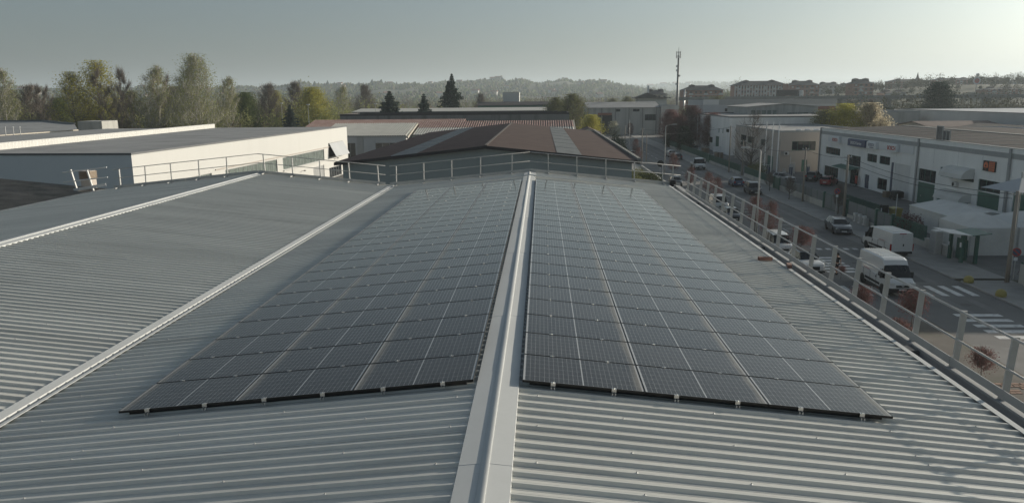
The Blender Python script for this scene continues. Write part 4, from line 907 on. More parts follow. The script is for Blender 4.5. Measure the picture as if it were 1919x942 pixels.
        if big: b.bbox(min(mx_-.11*sg,mx_+.11*sg),max(mx_-.11*sg,mx_+.11*sg),1.62,1.74,1.18,1.62,.02)
        else: b.bbox(min(mx_-.09*sg,mx_+.08*sg),max(mx_-.09*sg,mx_+.08*sg),st[-5][0]-.42,st[-5][0]-.30,st[-5][2]+.0,st[-5][2]+.14,.02)
        b.build('mirror', M['black'] if big or black_bumper else pm, t)
    b = MB(); b.box(-hw*.45,hw*.45,yf-.10,yf+.012,hz-.22 if big else .46,hz-.05 if big else hz-.04); b.build('grille', M['black'], t)
    b = MB(); b.bbox(-hw*.94,hw*.94,yf-.30,yf+.03,.26 if not big else .34,.42 if not big else .66,.04); b.build('front_bumper', M['black'] if (big or black_bumper) else pm, t)
    b = MB(); b.box(-.26,.26,yf+.031,yf+.042,.36 if not big else .50,.47 if not big else .61); b.build('number_plate', M['plate'], t)
    if not flat_bed:
        b = MB(); b.bbox(-hw*.94,hw*.94,st[0][0]-.03,st[0][0]+.25,.28 if not big else .36,.46 if not big else .58,.04); b.build('rear_bumper', M['black'] if (big or black_bumper) else pm, t)
        b = MB(); b.box(-.26,.26,st[0][0]-.045,st[0][0]-.031,.52 if not big else .66,.63 if not big else .77); b.build('number_plate', M['plate'], t)
    if roof_rails:
        for sg in (-1,1):
            b = MB(); b.bar((sg*.60,-1.7,st[4][3]+.05),(sg*.60,.4,st[4][3]+.07),.03,.03); b.build('roof_rail', M['alu'], t)
    if black_roof:
        b = MB(); b.box(-.58,.58,-1.45,.25,st[6][3]+.006,st[6][3]+.014); b.build('roof_panel', M['black'], t)
    if kind.startswith('van'):
        for sg in (-1,1):
            for (ya,za,zb) in ((.68,.5,1.9),(-.42,.5,1.95),(-1.62,.75,1.95)):
                b = MB(); b.box(*sorted((sg*(hw-.02),sg*(hw+.006))),ya-.008,ya+.008,za,1.27); b.build('door_seam', M['black'], t)
            b = MB(); b.box(*sorted((sg*(hw-.02),sg*(hw+.010))),-2.4,.60,1.10,1.125); b.build('side_crease', pm, t)
            b = MB(); b.box(*sorted((sg*(hw-.02),sg*(hw+.008))),-2.55,-.5,1.255,1.27); b.build('slide_rail', M['grey_band'], t)
        for k in range(9):
            b = MB(); xx = -.72+.18*k; zt = st[3][3]+.004; b.box(xx-.025,xx+.025,-2.5,.55,zt-.03,zt+.028); b.build('roof_rib', pm, t)
        for sg in (-1,1):
            b = MB(); b.box(*sorted((sg*(hw-.012),sg*(hw+.022))),-1.25,1.28,.58,.74); b.build('side_moulding', M['black'], t)
            b = MB(); b.box(*sorted((sg*(hw-.02),sg*(hw+.004))),-1.6,-.55,1.34,1.37); b.build('side_lettering', M['red_paint'], t)
            b = MB(); b.box(*sorted((sg*(hw-.012),sg*(hw+.012))),.55,.62,1.0,1.12); b.build('door_handle', M['black'], t)
            b = MB(); b.quad((sg*(hw-.01),.86,1.20),(sg*(hw-.01),1.62,1.18),(sg*(hw-.12),1.40,1.86),(sg*(hw-.10),.86,1.92)); 
            if kind == 'vanhigh': b = MB(); b.quad((sg*(hw-.015),.84,1.22),(sg*(hw-.015),1.74,1.19),(sg*(hw-.115),1.42,1.80),(sg*(hw-.115),.88,1.82)); b.build('side_window', M['car_glass'], t)
        b = MB(); b.box(-.008,.008,st[1][0]-.006,st[1][0]+.01,.7,2.15); b.build('door_gap', M['black'], t)
        b = MB(); b.box(.05,.16,st[1][0]-.028,st[1][0]-.003,1.05,1.25); b.build('rear_handle', M['black'], t)
        b = MB(); b.box(-.3,.3,st[1][0]-.025,st[1][0]+.05,2.14 if kind=='van' else 2.4,2.20 if kind=='van' else 2.46); b.build('brake_light', M['tail'], t)
        b = MB(); b.lathe([(.10,yf+.012),(.10,yf+.03)],(0,0,.86),12,'y'); b.build('badge', M['alu'], t)
    if flat_bed:
        b = MB(); b.box(-.98,.98,-2.8,.28,.80,.92); b.build('bed_floor', M['wood'], t)
        for sg in (-1,1):
            b = MB(); b.box(*sorted((sg*.96,sg*1.0)),-2.8,.28,.921,1.30); b.build('drop_side', M['white_metal'], t)
        b = MB(); b.box(-.955,.955,-2.8,-2.76,.921,1.30); b.build('tailgate', M['white_metal'], t)
        b = MB(); b.box(-.955,.955,.24,.28,.921,2.1); b.build('headboard', M['white_metal'], t)
        b = MB(); b.box(-.4,.4,-2.7,.4,.5,.795); b.build('chassis', M['black'], t)
    return t
F0, F1 = 0.0, PI        # front towards +Y / towards the camera
make_car('pickup_truck','pickup',M['p_white'],31.2,155.0,F1,'white flatbed pickup truck driving towards us past the office','truck',flat_bed=True)
make_car('parked_car','suv',M['p_silver'],31.2,187.4,F0,'pale car parked far up the street behind a black car')
make_car('parked_car','hatch',M['p_black'],31.3,179.2,F0,'black car parked behind the pale car far up the street')
make_car('parked_car','hatch',M['p_darkgrey'],22.1,187.0,F1,'dark car half hidden by the brown roof corner')
make_car('parked_car','hatch',M['p_darkgrey'],21.9,126.4,F1,'dark grey hatchback facing us beside the street lamp')
make_car('blue_car','hatch',M['p_blue'],31.5,125.4,F0,'dark blue hatchback seen from behind on the street')
make_car('parked_car','mpv',M['p_black'],31.4,115.0,F1,'black compact car parked facing us behind the estate car')
make_car('parked_car','mpv',M['p_silver'],22.9,99.5,F1,'silver-grey compact van in the left parking row behind the railing')
make_car('parked_car','hatch',M['p_darkgrey'],22.3,90.2,F1,'dark grey car in the left parking row behind the railing')
make_car('estate_car','estate',M['p_grey'],31.7,82.2,F1-.12,'metallic grey estate car with roof rails on the street',roof_rails=True)
make_car('white_van','van',M['p_white'],31.95,71.2,F0+.06,'low-roofed white van turning away from us, rear doors visible','van')
make_car('white_van','vanhigh',M['p_white'],25.95,57.4,F1,'high-roofed white van facing us on the zebra crossing','van')
make_car('white_suv','suv',M['p_white'],22.05,63.6,F1,'white sport utility vehicle parked facing us at the left kerb',black_bumper=True,black_roof=True)
make_car('white_mpv','mpv',M['p_white'],22.1,71.5,F1,'white compact van parked behind the white sport utility vehicle')
make_car('red_car','hatch',M['p_red'],46.6,126.0,F0-.7,'red car parked in the workshop yard','car','cars in the yards')
make_car('black_suv','suv',M['p_black'],46.4,132.6,F0-.6,'black sport utility vehicle parked beside the red car','car','cars in the yards')
make_car('yard_car','hatch',M['p_silver'],41.0,131.5,F1+.5,'silver car half hidden behind the street fence','car','cars in the yards')
for i,(x,pmn,lb) in enumerate(((42.6,'p_silver','first pale car under the red-leaved trees, nearest the street'),(45.0,'p_white','white car second from the street under the red-leaved trees'),(47.6,'p_grey','grey car third from the street under the red-leaved trees'),(50.2,'p_silver','pale car farthest from the street under the red-leaved trees'))):
    make_car('parked_car','hatch',M[pmn],x-1.2,190-i*1.0-6+.0,F1+.15,lb,'car','cars under the trees') if False else make_car('parked_car','hatch',M[pmn],40.5+i*.2,206+i*6.5,F1+.9,lb,'car','cars under the trees')
make_car('parked_car','suv',M['p_black'],31.0,322.0,PI/2,'dark car crossing at the far end of the street')

# ------------------------------------------------------------------ fences, gates, poles, signs
def mesh_fence(x, y0, y1, h, label, base=.35, bm=M['concrete'], pm=M['green_metal'], solid=None, z=.12):
    t = thing('street_fence',(x,y0,z),0,label,'fence','fences along the street'); Lf = y1-y0
    n = max(1,round(Lf/2.4)); s = Lf/n
    if base:
        for k in range(n): b = MB(); b.box(-.11,.11,k*s+.005,(k+1)*s-.005,-.1,base); b.build('wall_segment', bm, t)
    for k in range(n+1): b = MB(); b.bar((0,k*s,base),(0,k*s,h+.05),.07); b.build('post', pm, t)
    for k in range(n):
        b = MB(); a0, a1 = k*s+.04, (k+1)*s-.04
        if solid: b.box(-.02,.02,a0,a1,base+.03,h); b.build('panel', solid, t); continue
        m_ = 18
        for i in range(m_): yy = a0+(a1-a0)*(i+.5)/m_; b.box(-.016,.016,yy-.02,yy+.02,base+.05,h)
        b.box(-.02,.02,a0,a1,base+.06,base+.12); b.box(-.021,.021,a0,a1,h-.08,h-.02); b.build('panel', pm, t)
    return t
FX = 36.35
mesh_fence(FX,72.9,79.6,2.0,'dark green fence on low wall beside the white tents',.5)
mesh_fence(FX,84.0,91.6,1.9,'grey-green sheeted fence right of the big concrete pole',.35,solid=M['fence_sheet'])
mesh_fence(FX,99.8,118.0,1.9,'fence on concrete wall behind the black compact car',.75,solid=M['fence_sheet'])
mesh_fence(FX,121.5,139.0,1.8,'green fence on concrete wall behind the blue hatchback',.6)
mesh_fence(FX,142.0,168.0,1.8,'dark green fence before the beige office yard',.5)
mesh_fence(FX,171.0,226.0,1.9,'long dark green fence below the red-leaved trees',.5)
mesh_fence(FX+.2,44.0,58.5,1.6,'short pale wall section at the right edge of the street',1.5)
def gate(x,y0,y1,h,label,solid,n=3):
    t = thing('sliding_gate',(x,y0,.12),0,label,'gate','gates along the street'); Lg = y1-y0; s = Lg/n
    for k in range(n): b = MB(); b.box(-.025,.025,k*s+.02,(k+1)*s-.02,.10,h-.04); b.build('leaf', solid, t)
    b = MB()
    for k in range(n+1): b.bar((0,k*s,.04),(0,k*s,h),.08)
    b.bar((0,0,h),(0,Lg,h),.07); b.bar((0,0,.08),(0,Lg,.08),.07); b.build('gate_frame', M['green_metal'], t)
    for yy in (-.25,Lg+.25): b = MB(); b.bbox(-.16,.16,yy-.16,yy+.16,-.1,h+.2,.03); b.build('gate_pillar', M['green_metal'], t)
gate(FX,92.4,99.3,1.9,'grey sheeted sliding gate behind the small bare round tree',M['fence_sheet'])
gate(FX,80.2,83.6,1.9,'grey panelled gate beside the yellow bins',M['fence_sheet'],2)
gate(FX,118.6,121.0,1.7,'small gate between the two concrete-based fences',M['green_metal'],1)
gate(FX,168.6,170.6,1.7,'small dark green gate far up the street',M['green_metal'],1)
# inner yard fence with low wall
mesh_fence(41.0,92.0,108.0,1.2,'low dark yard fence before the workshop forecourt',.0,z=.01)
# meter cabinets below the gate
for i in range(6):
    t = thing('meter_box',(35.9,85.2+.62*i,.12),0,f'{ORD[i]} of six grey meter boxes under the sheeted fence, counting from the tents','cabinet','meter boxes'); b = MB(); b.bbox(-.18,.18,-.22,.22,0,1.0 if i%2 else .85,.02); b.build('case', M['white_metal'] if i%2 else M['concrete'], t); b = MB(); b.box(-.186,-.181,-.17,.17,.12,.75); b.build('door', M['grey_band'], t)
def pole(x,y,h,r,label,m=M['pole_wood'],name='utility_pole',cross=True,lean=0.):
    t = thing(name,(x,y,.1),0,label,'pole','poles along the street',rot=(0,lean,0)); b = MB(); b.tube([(0,0,0),(0,0,h)],[r,r*.7],10); b.build('shaft', m, t, smooth=True)
    if cross:
        b = MB(); b.bar((-.45,0,h-.25),(.45,0,h-.25),.07); b.build('cross_arm', M['galv'], t)
        for xx in (-.38,0,.38): b = MB(); b.lathe([(.03,h-.21),(.05,h-.15),(.03,h-.08)],(xx,0,0),8); b.build('insulator', M['sign_white'], t)
    return t
pole(35.76,58.8,7.05,.17,'brown weathered utility pole at the right edge by the zebra crossing')
pole(36.0,92.0,7.3,.16,'pale concrete utility pole behind the estate car')
pole(35.6,105.5,7.3,.14,'grey utility pole behind the black compact car')
pole(36.4,141.0,6.4,.12,'utility pole before the beige office, left of the flagpoles')
pole(35.4,146.8,8.7,.13,'tall rusty-brown utility pole left of the beige office')
pole(38.7,84.6,3.6,.05,'thin grey post beside the yellow bins',M['galv'],'thin_post',False)
pole(21.7,168.0,7.5,.14,'taller pale pole at the left kerb beyond the brown roof')
pole(23.2,172.0,6.3,.11,'shorter pale pole at the left kerb beyond the brown roof',cross=False)
pole(22.5,210.0,6.6,.13,'pole at the left kerb seen just past the brown roof corner')
pole(23.0,204.0,8.3,.07,'thin tall lamp pole far up the left kerb',M['galv'],'thin_post',False)
pole(42.2,212.0,9.0,.06,'thin mast among the red-leaved trees',M['galv'],'thin_post',False)
pole(45.6,143.0,3.4,.05,'short white post before the beige office',M['white_metal'],'thin_post',False)
for (x,y,h,n_) in ((41.9,146.5,9.5,'left'),(43.1,146.4,9.4,'middle'),(42.45,140.6,9.5,'right')):
    t = thing('flagpole',(x,y,0),0,f'{n_} of the three tall white flagpoles before the beige office','flagpole','flagpoles before the office'); b = MB(); b.tube([(0,0,0),(.05,0,h)],[.12,.085],8); b.build('pole', M['pole_white'], t); b = MB(); b.lathe([(.02,h),(.11,h+.05),(.11,h+.13),(.02,h+.2)],(.05,0,0),8); b.build('finial', M['sign_white'], t)
def lamp(x,y,h,label,dirx=1.):
    t = thing('street_lamp',(x,y,.1),0,label,'street lamp','street lamps'); b = MB(); b.tube([(0,0,0),(0,0,h*.55),(.0,0,h-.15),(.12*dirx,0,h)],[.10,.085,.06,.05],8); b.build('post', M['galv'], t, smooth=True)
    b = MB(); b.tube([(.12*dirx,0,h),(1.4*dirx,0,h+.22)],.035,6); b.build('arm', M['galv'], t)
    b = MB(); b.bbox(min(1.2*dirx,2.0*dirx),max(1.2*dirx,2.0*dirx),-.16,.16,h+.17,h+.30,.04); b.build('lamp_head', M['galv'], t)
lamp(22.45,80.0,8.8,'slim street lamp behind the railing near the left parking row',-1.)
lamp(22.5,141.7,9.0,'street lamp with arm over the road beside the dark hatchback')
# overhead wires
def wire(a, c, sag, label):
    a, c = Vector(a), Vector(c); n = 14
    pts = [a.lerp(c,i/n)-Vector((0,0,sag*4*(i/n)*(1-i/n))) for i in range(n+1)]
    o = MB(); o.tube([p-a for p in pts],.022,4); o = o.build('overhead_wire', M['black']); o.location = a; tag(o,label,'wire','overhead wires')
wire((35.76,58.8,6.9),(36.0,92.0,7.2),.7,'overhead wire between the weathered pole and the concrete pole')
wire((35.4,58.8,6.6),(35.62,92.0,6.8),.8,'lower overhead wire between the weathered pole and the concrete pole')
wire((36.0,92.0,7.1),(35.6,105.5,7.1),.3,'overhead wire from the concrete pole to the grey pole')
wire((35.6,105.5,7.1),(36.4,141.0,6.3),.8,'overhead wire from the grey pole towards the beige office')
wire((21.7,168.0,7.4),(35.4,146.8,8.5),.6,'overhead wire crossing the street at the beige office')
wire((21.7,168.0,7.3),(22.5,210.0,6.5),1.6,'sagging wire along the left kerb')
wire((23.2,172.0,6.2),(42.0,190.0,6.8),.6,'overhead wire crossing to the factory')
# round signs
def round_sign(x,y,h,rz,label,r=.33):
    t = thing('traffic_sign',(x,y,.12),rz,label,'traffic sign','no-parking signs'); b = MB(); b.tube([(0,0,0),(0,0,h)],.03,8); b.build('post', M['galv'], t)
    b = MB(); b.lathe([(r,-.05),(r,-.035)],(0,0,h-.1),24,'y'); b.build('red_disc', M['red_paint'], t)
    b = MB(); b.lathe([(r*.76,-.056),(r*.76,-.0505)],(0,0,h-.1),24,'y'); b.build('blue_disc', M['blue_sign'], t)
    b = MB(); b.bar((-r*.6,-.06,h-.1+r*.6),(r*.6,-.06,h-.1-r*.6),.012,.09,up=(.7,0,.7)); b.build('red_bar', M['red_paint'], t)
    b = MB(); b.box(-.13,.13,-.045,-.03,h-.78,h-.52); b.build('plate', M['sign_white'], t)
round_sign(36.7,59.6,2.3,-.35,'round red and blue no-parking sign beside the weathered pole')
round_sign(35.4,92.9,3.0,-.25,'round red and blue no-parking sign before the bare round tree')
t = thing('information_sign',(39.6,176,.01),0,'white rectangular sign board on posts in the factory yard','sign'); b = MB(); b.box(-.9,.9,-.04,.04,1.9,3.1); b.build('board', M['sign_white'], t); b = MB(); b.bar((-.7,.06,0),(-.7,.06,3),.08); b.bar((.7,.06,0),(.7,.06,3),.08); b.build('posts', M['galv'], t)
# yellow domes at the crossing
for (x,y,lb) in ((32.85,58.75,'farther yellow dome bollard at the zebra crossing'),(32.85,54.5,'nearer yellow dome bollard with holes at the zebra crossing')):
    t = thing('dome_bollard',(x,y,.12),0,lb,'bollard','yellow dome bollards'); b = MB(); b.lathe([(.33,0),(.36,.06),(.36,.22),(.31,.38),(.20,.49),(.06,.54)],n=18); b.build('dome', M['yellow'], t, smooth=True)
    for k in range(6):
        a = k*PI/3; b = MB(); b.lathe([(.035,-.004),(.035,.004)],(.355*math.cos(a),.355*math.sin(a),.15),8,'y'); b.build('hole', M['black'], t)
# yellow waste bins
def bin_(x,y,rz,label,big=False):
    t = thing('waste_container',(x,y,.012),rz,label,'waste bin','yellow waste containers'); b = MB()
    b._add([(-.5,-.42,.18),(.5,-.42,.18),(.5,.42,.18),(-.5,.42,.18),(-.66,-.52,1.15),(.66,-.52,1.15),(.66,.52,1.15),(-.66,.52,1.15)],[(3,2,1,0),(4,5,6,7),(0,1,5,4),(1,2,6,5),(2,3,7,6),(3,0,4,7)]); b.build('tub', M['yellow'], t)
    b = MB(); b.prism([(-.56,1.16),(.56,1.16),(.50,1.26),(0,1.36),(-.50,1.26)],-.70,.70,axis='x'); b.build('lid', M['yellow'], t)
    for sx in (-.45,.45):
        for sy in (-.35,.35): b = MB(); b.lathe([(.09,-.03),(.09,.03)],(sx,sy,.09),10,'x'); b.build('wheel', M['rubber'], t)
bin_(38.2,85.7,PI/2,'yellow wheeled waste container just behind the grey panelled gate'); bin_(41.6,91.0,PI/2,'yellow wheeled waste container deeper in the yard near the black cabinet')
t = thing('yard_cabinet',(40.4,91.3,.01),0,'black cabinet with white marks beside the yard waste container','cabinet'); b = MB(); b.bbox(-.35,.35,-.35,.35,0,1.6,.03); b.build('case', M['black'], t); b = MB(); b.box(-.357,-.351,-.2,.1,.8,1.2); b.build('notice', M['sign_white'], t)
t = thing('pallet_stack',(49.0,110.3,.01),0,'stack of wooden pallets beside the white sliding door','pallets')
for k in range(6):
    b = MB(); z0 = .14*k
    for j in range(5): b.box(-.4,.4,-.6+.27*j,-.48+.27*j,z0+.1,z0+.122)
    for sx in (-.36,0,.36): b.box(sx-.04,sx+.04,-.6,.6,z0,z0+.098)
    b.build('pallet', M['wood'], t)
t = thing('rubbish_cart',(49.2,107.6,.01),0,'black covered cart before the white sliding door','cart'); b = MB(); b.bbox(-.6,.6,-.8,.8,.3,1.2,.1); b.build('cover', M['black'], t)
for sy in (-.55,.55): b = MB(); b.lathe([(.28,-.06),(.28,.06)],(-.62,sy,.28),14,'x'); b.build('wheel', M['rubber'], t)
# street cabinet, low wall and entrance canopy with green posts
t = thing('utility_cabinet',(35.85,70.0,.12),0,'pale green-grey utility cabinet beside the entrance canopy','cabinet'); b = MB(); b.bbox(-.32,.32,-.55,.55,0,2.1,.05); b.build('case', M['galv'], t); b = MB(); b.box(-.327,-.321,-.5,-.01,.1,1.95); b.box(-.327,-.321,.01,.5,.1,1.95); b.build('door', M['grey_band'], t)
t = thing('low_wall',(36.35,68.2,.12),0,'low stained concrete wall behind the utility cabinet','wall'); b = MB(); b.box(-.15,.15,0,4.6,-.1,.85); b.build('wall', M['concrete'], t); b = MB(); b.box(-.19,.19,-.03,4.63,.852,.92); b.build('coping', M['concrete'], t)
t = thing('entrance_canopy',(36.5,66.9,.12),0,'pedestrian entrance with white butterfly canopy and dark green posts','canopy')
for (dx,dy) in ((-.5,-1.0),(-.5,.9),(.7,-1.0),(.7,.9)): b = MB(); b.bbox(dx-.13,dx+.13,dy-.13,dy+.13,-.1,2.35,.02); b.build('post', M['green_metal'], t)
b = MB(); b.prism([(-1.9,2.62),(.0,2.38),(.0,2.44),(-1.9,2.68)],-1.5,1.5,axis='y'); b.build('roof_wing', M['white_metal'], t)
b = MB(); b.prism([(.0,2.38),(1.6,2.55),(1.6,2.61),(.0,2.44)],-1.5,1.5,axis='y'); b.build('roof_wing', M['green_metal'], t)
b = MB(); b.box(-.03,.03,-.9,.8,.1,1.9); b.build('gate_leaf', M['green_metal'], t); b = MB(); b.box(-.66,-.63,-1.1,-.85,1.35,1.75); b.build('notice', M['sign_white'], t); b = MB(); b.box(-.66,-.63,.8,1.05,1.2,1.5); b.build('letter_box', M['sign_white'], t)
# tents behind the fence
def marquee(x,y,w,d,h,pk,label,rz=0.,window=False):
    t = thing('marquee_tent',(x,y,.01),rz,label,'tent','white tents behind the fence')
    for (dx,dy) in ((0,0),(w,0),(w,d),(0,d)): b = MB(); b.bar((dx,dy,0),(dx,dy,h),.1); b.build('leg', M['galv'], t)
    n = 6
    for sd in range(4):
        c = [(0,0),(w,0),(w,d),(0,d)]; a, e = c[sd], c[(sd+1)%4]; b = MB()
        for i in range(n):
            s0, s1 = i/n, (i+1)/n
            f0, f1 = h+pk*(1-(1-s0)**1.6)*1.0, h+pk*(1-(1-s1)**1.6)
            A0 = (a[0]+(w/2-a[0])*s0,a[1]+(d/2-a[1])*s0,f0); A1 = (a[0]+(w/2-a[0])*s1,a[1]+(d/2-a[1])*s1,f1); E0 = (e[0]+(w/2-e[0])*s0,e[1]+(d/2-e[1])*s0,f0); E1 = (e[0]+(w/2-e[0])*s1,e[1]+(d/2-e[1])*s1,f1)
            b.quad(A0,E0,E1,A1)
        b.build('roof_panel', M['tent'], t, smooth=True)
        nn = Vector((e[1]-a[1],a[0]-e[0],0)).normalized()*.03
        v_ = MB(); v_._add([(a[0]+nn.x,a[1]+nn.y,h-.32),(e[0]+nn.x,e[1]+nn.y,h-.32),(e[0]+nn.x,e[1]+nn.y,h+.01),(a[0]+nn.x,a[1]+nn.y,h+.01)],[(0,1,2,3)]); v_.build('valance', M['tent'], t)
        if sd in (0,3):
            m_ = MB(); k = 9
            for i in range(k):
                s0, s1 = i/k, (i+1)/k; o0 = .05*((i%2)-.5); o1 = .05*(((i+1)%2)-.5)
                p0 = (a[0]+(e[0]-a[0])*s0+nn.x*o0*20,a[1]+(e[1]-a[1])*s0+nn.y*o0*20); p1 = (a[0]+(e[0]-a[0])*s1+nn.x*o1*20,a[1]+(e[1]-a[1])*s1+nn.y*o1*20)
                m_.quad((*p0,.03),(*p1,.03),(*p1,h-.02),(*p0,h-.02))
            m_.build('side_curtain', M['tent'], t)
    if window: b = MB(); b.box(w*.25,w*.8,-.10,-.05,1.45,2.2); b.build('window', M['galv_dark'], t)
marquee(38.4,69.2,4.1,5.6,2.55,1.0,'white peaked marquee nearest the entrance canopy')
marquee(42.7,69.3,4.6,5.6,2.55,1.1,'white peaked marquee with dark window behind the weathered pole',window=True)
marquee(47.5,69.6,2.6,5.4,2.55,1.0,'white marquee farthest right, partly cut by the frame')
t = thing('long_tent',(40.6,76.2,.01),0,'long low tent with glossy white roof behind the marquees','tent'); b = MB(); b.prism([(0,2.35),(3.4,2.95),(6.8,2.35),(6.8,2.30),(3.4,2.88),(0,2.30)],0,9.6,axis='y'); b.build('roof', M['tent'], t)
for (x0,x1,y0,y1) in ((.05,.1,.1,9.5),(6.7,6.75,.1,9.5)): b = MB(); b.box(x0,x1,y0,y1,0,2.28); b.build('side_wall', M['tent'], t)
b = MB(); b.prism([(.11,0),(6.69,0),(6.69,2.27),(3.4,2.85),(.11,2.27)],9.45,9.5); b.build('end_wall', M['tent'], t); b = MB(); b.prism([(.11,0),(6.69,0),(6.69,2.27),(3.4,2.85),(.11,2.27)],.1,.15); b.build('end_wall', M['tent'], t)
t = thing('shade_canopy',(37.6,61.5,.01),.2,'large grey square canopy on a mast at the right edge','canopy'); b = MB(); b.tube([(0,0,0),(0,0,8.3)],.07,8); b.build('mast', M['galv'], t)
b = MB(); q = 1.9
for (a,e) in (((-q,-q),(q,-q)),((q,-q),(q,q)),((q,q),(-q,q)),((-q,q),(-q,-q))): b.quad((*a,6.95),(*e,6.95),(0,0,7.85))
b.quad((-q,-q,6.93),(q,-q,6.93),(q,q,6.93),(-q,q,6.93)); b.build('canopy', M['light_grey_wall'], t)
# clutter in the beige office yard: racks, frames, bales
rr = random.Random(11)
for i in range(9):
    x, y = 38.6+i*1.15+rr.uniform(-.2,.2), 140.5+rr.uniform(-2.5,4)
    lb = ['leftmost','second','third','fourth','fifth','sixth','seventh','eighth','rightmost'][i]
    t = thing('storage_rack',(x,y,.01),rr.uniform(-.3,.3),f'{lb} of the window frames and racks stored before the beige office','rack','racks in the office yard'); b = MB(); w_, h_ = rr.uniform(.5,.9), rr.uniform(1.3,2.4)
    for sx in (-w_/2,0,w_/2): b.bar((sx,0,0),(sx,0,h_),.06)
    b.bar((-w_/2,0,h_),(w_/2,0,h_),.06); b.bar((-w_/2,0,.1),(w_/2,0,.1),.06); b.build('frame', M['white_metal'] if i%3 else M['galv_dark'], t)
    b = MB(); b.box(-w_/2+.04,w_/2-.04,.05,.22,.05,h_*.8); b.build('goods', [M['galv_dark'],M['pale'],M['blue_door']][i%3], t)
# factory-yard clutter
for i in range(7):
    y = 178+i*5.2; t = thing('material_stack',(39.5+rr.uniform(0,2.5),y,.01),rr.uniform(0,.5),f'{ORD[i]} stack of pallets and crates in the factory yard, counting from the office','stack','stacks in the factory yard'); b = MB()
    for k in range(rr.randint(2,5)): b.box(-.8,.8,-.6,.6,k*.32+.02,k*.32+.29)
    b.build('crates', [M['wood'],M['pale'],M['galv_dark']][i%3], t)
# bus-stop style dark board near the lamp
t = thing('notice_board',(22.0,143.6,.1),.2,'dark oval board on a post at the left kerb beside the street lamp','sign'); b = MB(); b.lathe([(.62,-.04),(.62,.04)],(0,0,2.0),20,'y'); b.build('board', M['black'], t); b = MB(); b.tube([(0,.06,0),(0,.06,2.4)],.04,8); b.build('post', M['galv'], t)

# ------------------------------------------------------------------ person crossing
def skin_obj(name, verts, edges, radii, m, parent, sub=1, root=0):
    me = bpy.data.meshes.new(name); me.from_pydata(verts, edges, []); me.materials.append(m)
    o = link(name, me, parent); s = o.modifiers.new('skin','SKIN'); s.use_smooth_shade = True; s.branch_smoothing = .3
    for i,r in enumerate(radii): me.skin_vertices[0].data[i].radius = (r,r) if not isinstance(r,tuple) else r; me.skin_vertices[0].data[i].use_root = (i == root)
    u = o.modifiers.new('sub','SUBSURF'); u.levels = sub; u.render_levels = sub
    return o
pt = thing('person',(24.0,61.9,.03),.15,'person in black T-shirt and dark shorts walking away over the crossing','person')
V = [(0,0,.95),(0,-.01,1.12),(0,.01,1.30),(0,.02,1.44),(0,.02,1.53),(0,.03,1.63),(0,.03,1.71)]; Rr = [(.15,.11),(.135,.10),(.155,.11),(.10,.09),(.055,.055),(.085,.095),(.06,.07)]
Ed = [(0,1),(1,2),(2,3),(3,4),(4,5),(5,6)]
def chain(start, pts, rads):
    i = start
    for p,r in zip(pts,rads): V.append(p); Rr.append(r); Ed.append((i,len(V)-1)); i = len(V)-1
    return i
chain(0,[(.10,.02,.88),(.105,.14,.50),(.11,.10,.09)],[.095,.065,.042]); chain(len(V)-1,[(.115,.20,.05)],[.04])
chain(0,[(-.10,-.02,.88),(-.105,-.02,.50),(-.11,-.22,.12)],[.095,.065,.042]); chain(len(V)-1,[(-.115,-.14,.05)],[.04])
for sg, fy in ((1,-.10),(-1,.12)):
    h = chain(3,[(sg*.19,.02,1.40),(sg*.25,fy*.5,1.15),(sg*.27,fy,.92)],[.065,.045,.034])
    h2 = chain(h,[(sg*.275,fy*1.1,.85)],[(.02,.036)])
    for k,(dy,ln) in enumerate(((-.03,.075),(-.01,.085),(.01,.08),(.03,.065))):
        chain(h2,[(sg*.275,fy*1.1+dy,.85-ln*.55),(sg*.268,fy*1.1+dy+.008,.85-ln)],[.0095,.008])
    chain(h,[(sg*.255,fy+.035,.88),(sg*.25,fy+.05,.845)],[.011,.009])
skin_obj('body', V, Ed, Rr, M['skin'], pt)
SV = [(0,0,.90),(0,-.01,1.12),(0,.01,1.30),(0,.02,1.43),(.17,.02,1.41),(.235,-.03,1.22),(-.17,.02,1.41),(-.235,.04,1.22)]
skin_obj('t_shirt', SV, [(0,1),(1,2),(2,3),(3,4),(4,5),(3,6),(6,7)], [(.175,.14),(.16,.125),(.18,.135),(.12,.11),.085,.075,.085,.075], M['cloth_black'], pt)
SV = [(0,0,.93),(.105,.03,.84),(.11,.12,.56),(-.105,-.02,.84),(-.11,-.02,.56)]
skin_obj('shorts', SV, [(0,1),(1,2),(0,3),(3,4)], [(.165,.13),.115,.095,.115,.095], M['cloth_dark'], pt)
skin_obj('hair', [(0,.02,1.66),(0,.015,1.72),(0,-.03,1.64)], [(0,1),(0,2)], [(.09,.10),(.075,.085),.05], M['hair'], pt)
for sx,y0,z0 in ((.115,.10,0.),(-.115,-.24,.03)):
    b = MB(); b.bbox(sx-.05,sx+.05,y0-.08,y0+.2,z0,z0+.09,.025); b.build('shoe', M['cloth_black'], pt)
b = MB(); b.lathe([(.012,.0),(.004,.022)],(0,.125,1.635),8,'y'); b.build('nose', M['skin'], pt)
for sg in (-1,1): b = MB(); b.bbox(sg*.083-.012,sg*.083+.012,.01,.05,1.60,1.665,.008); b.build('ear', M['skin'], pt)
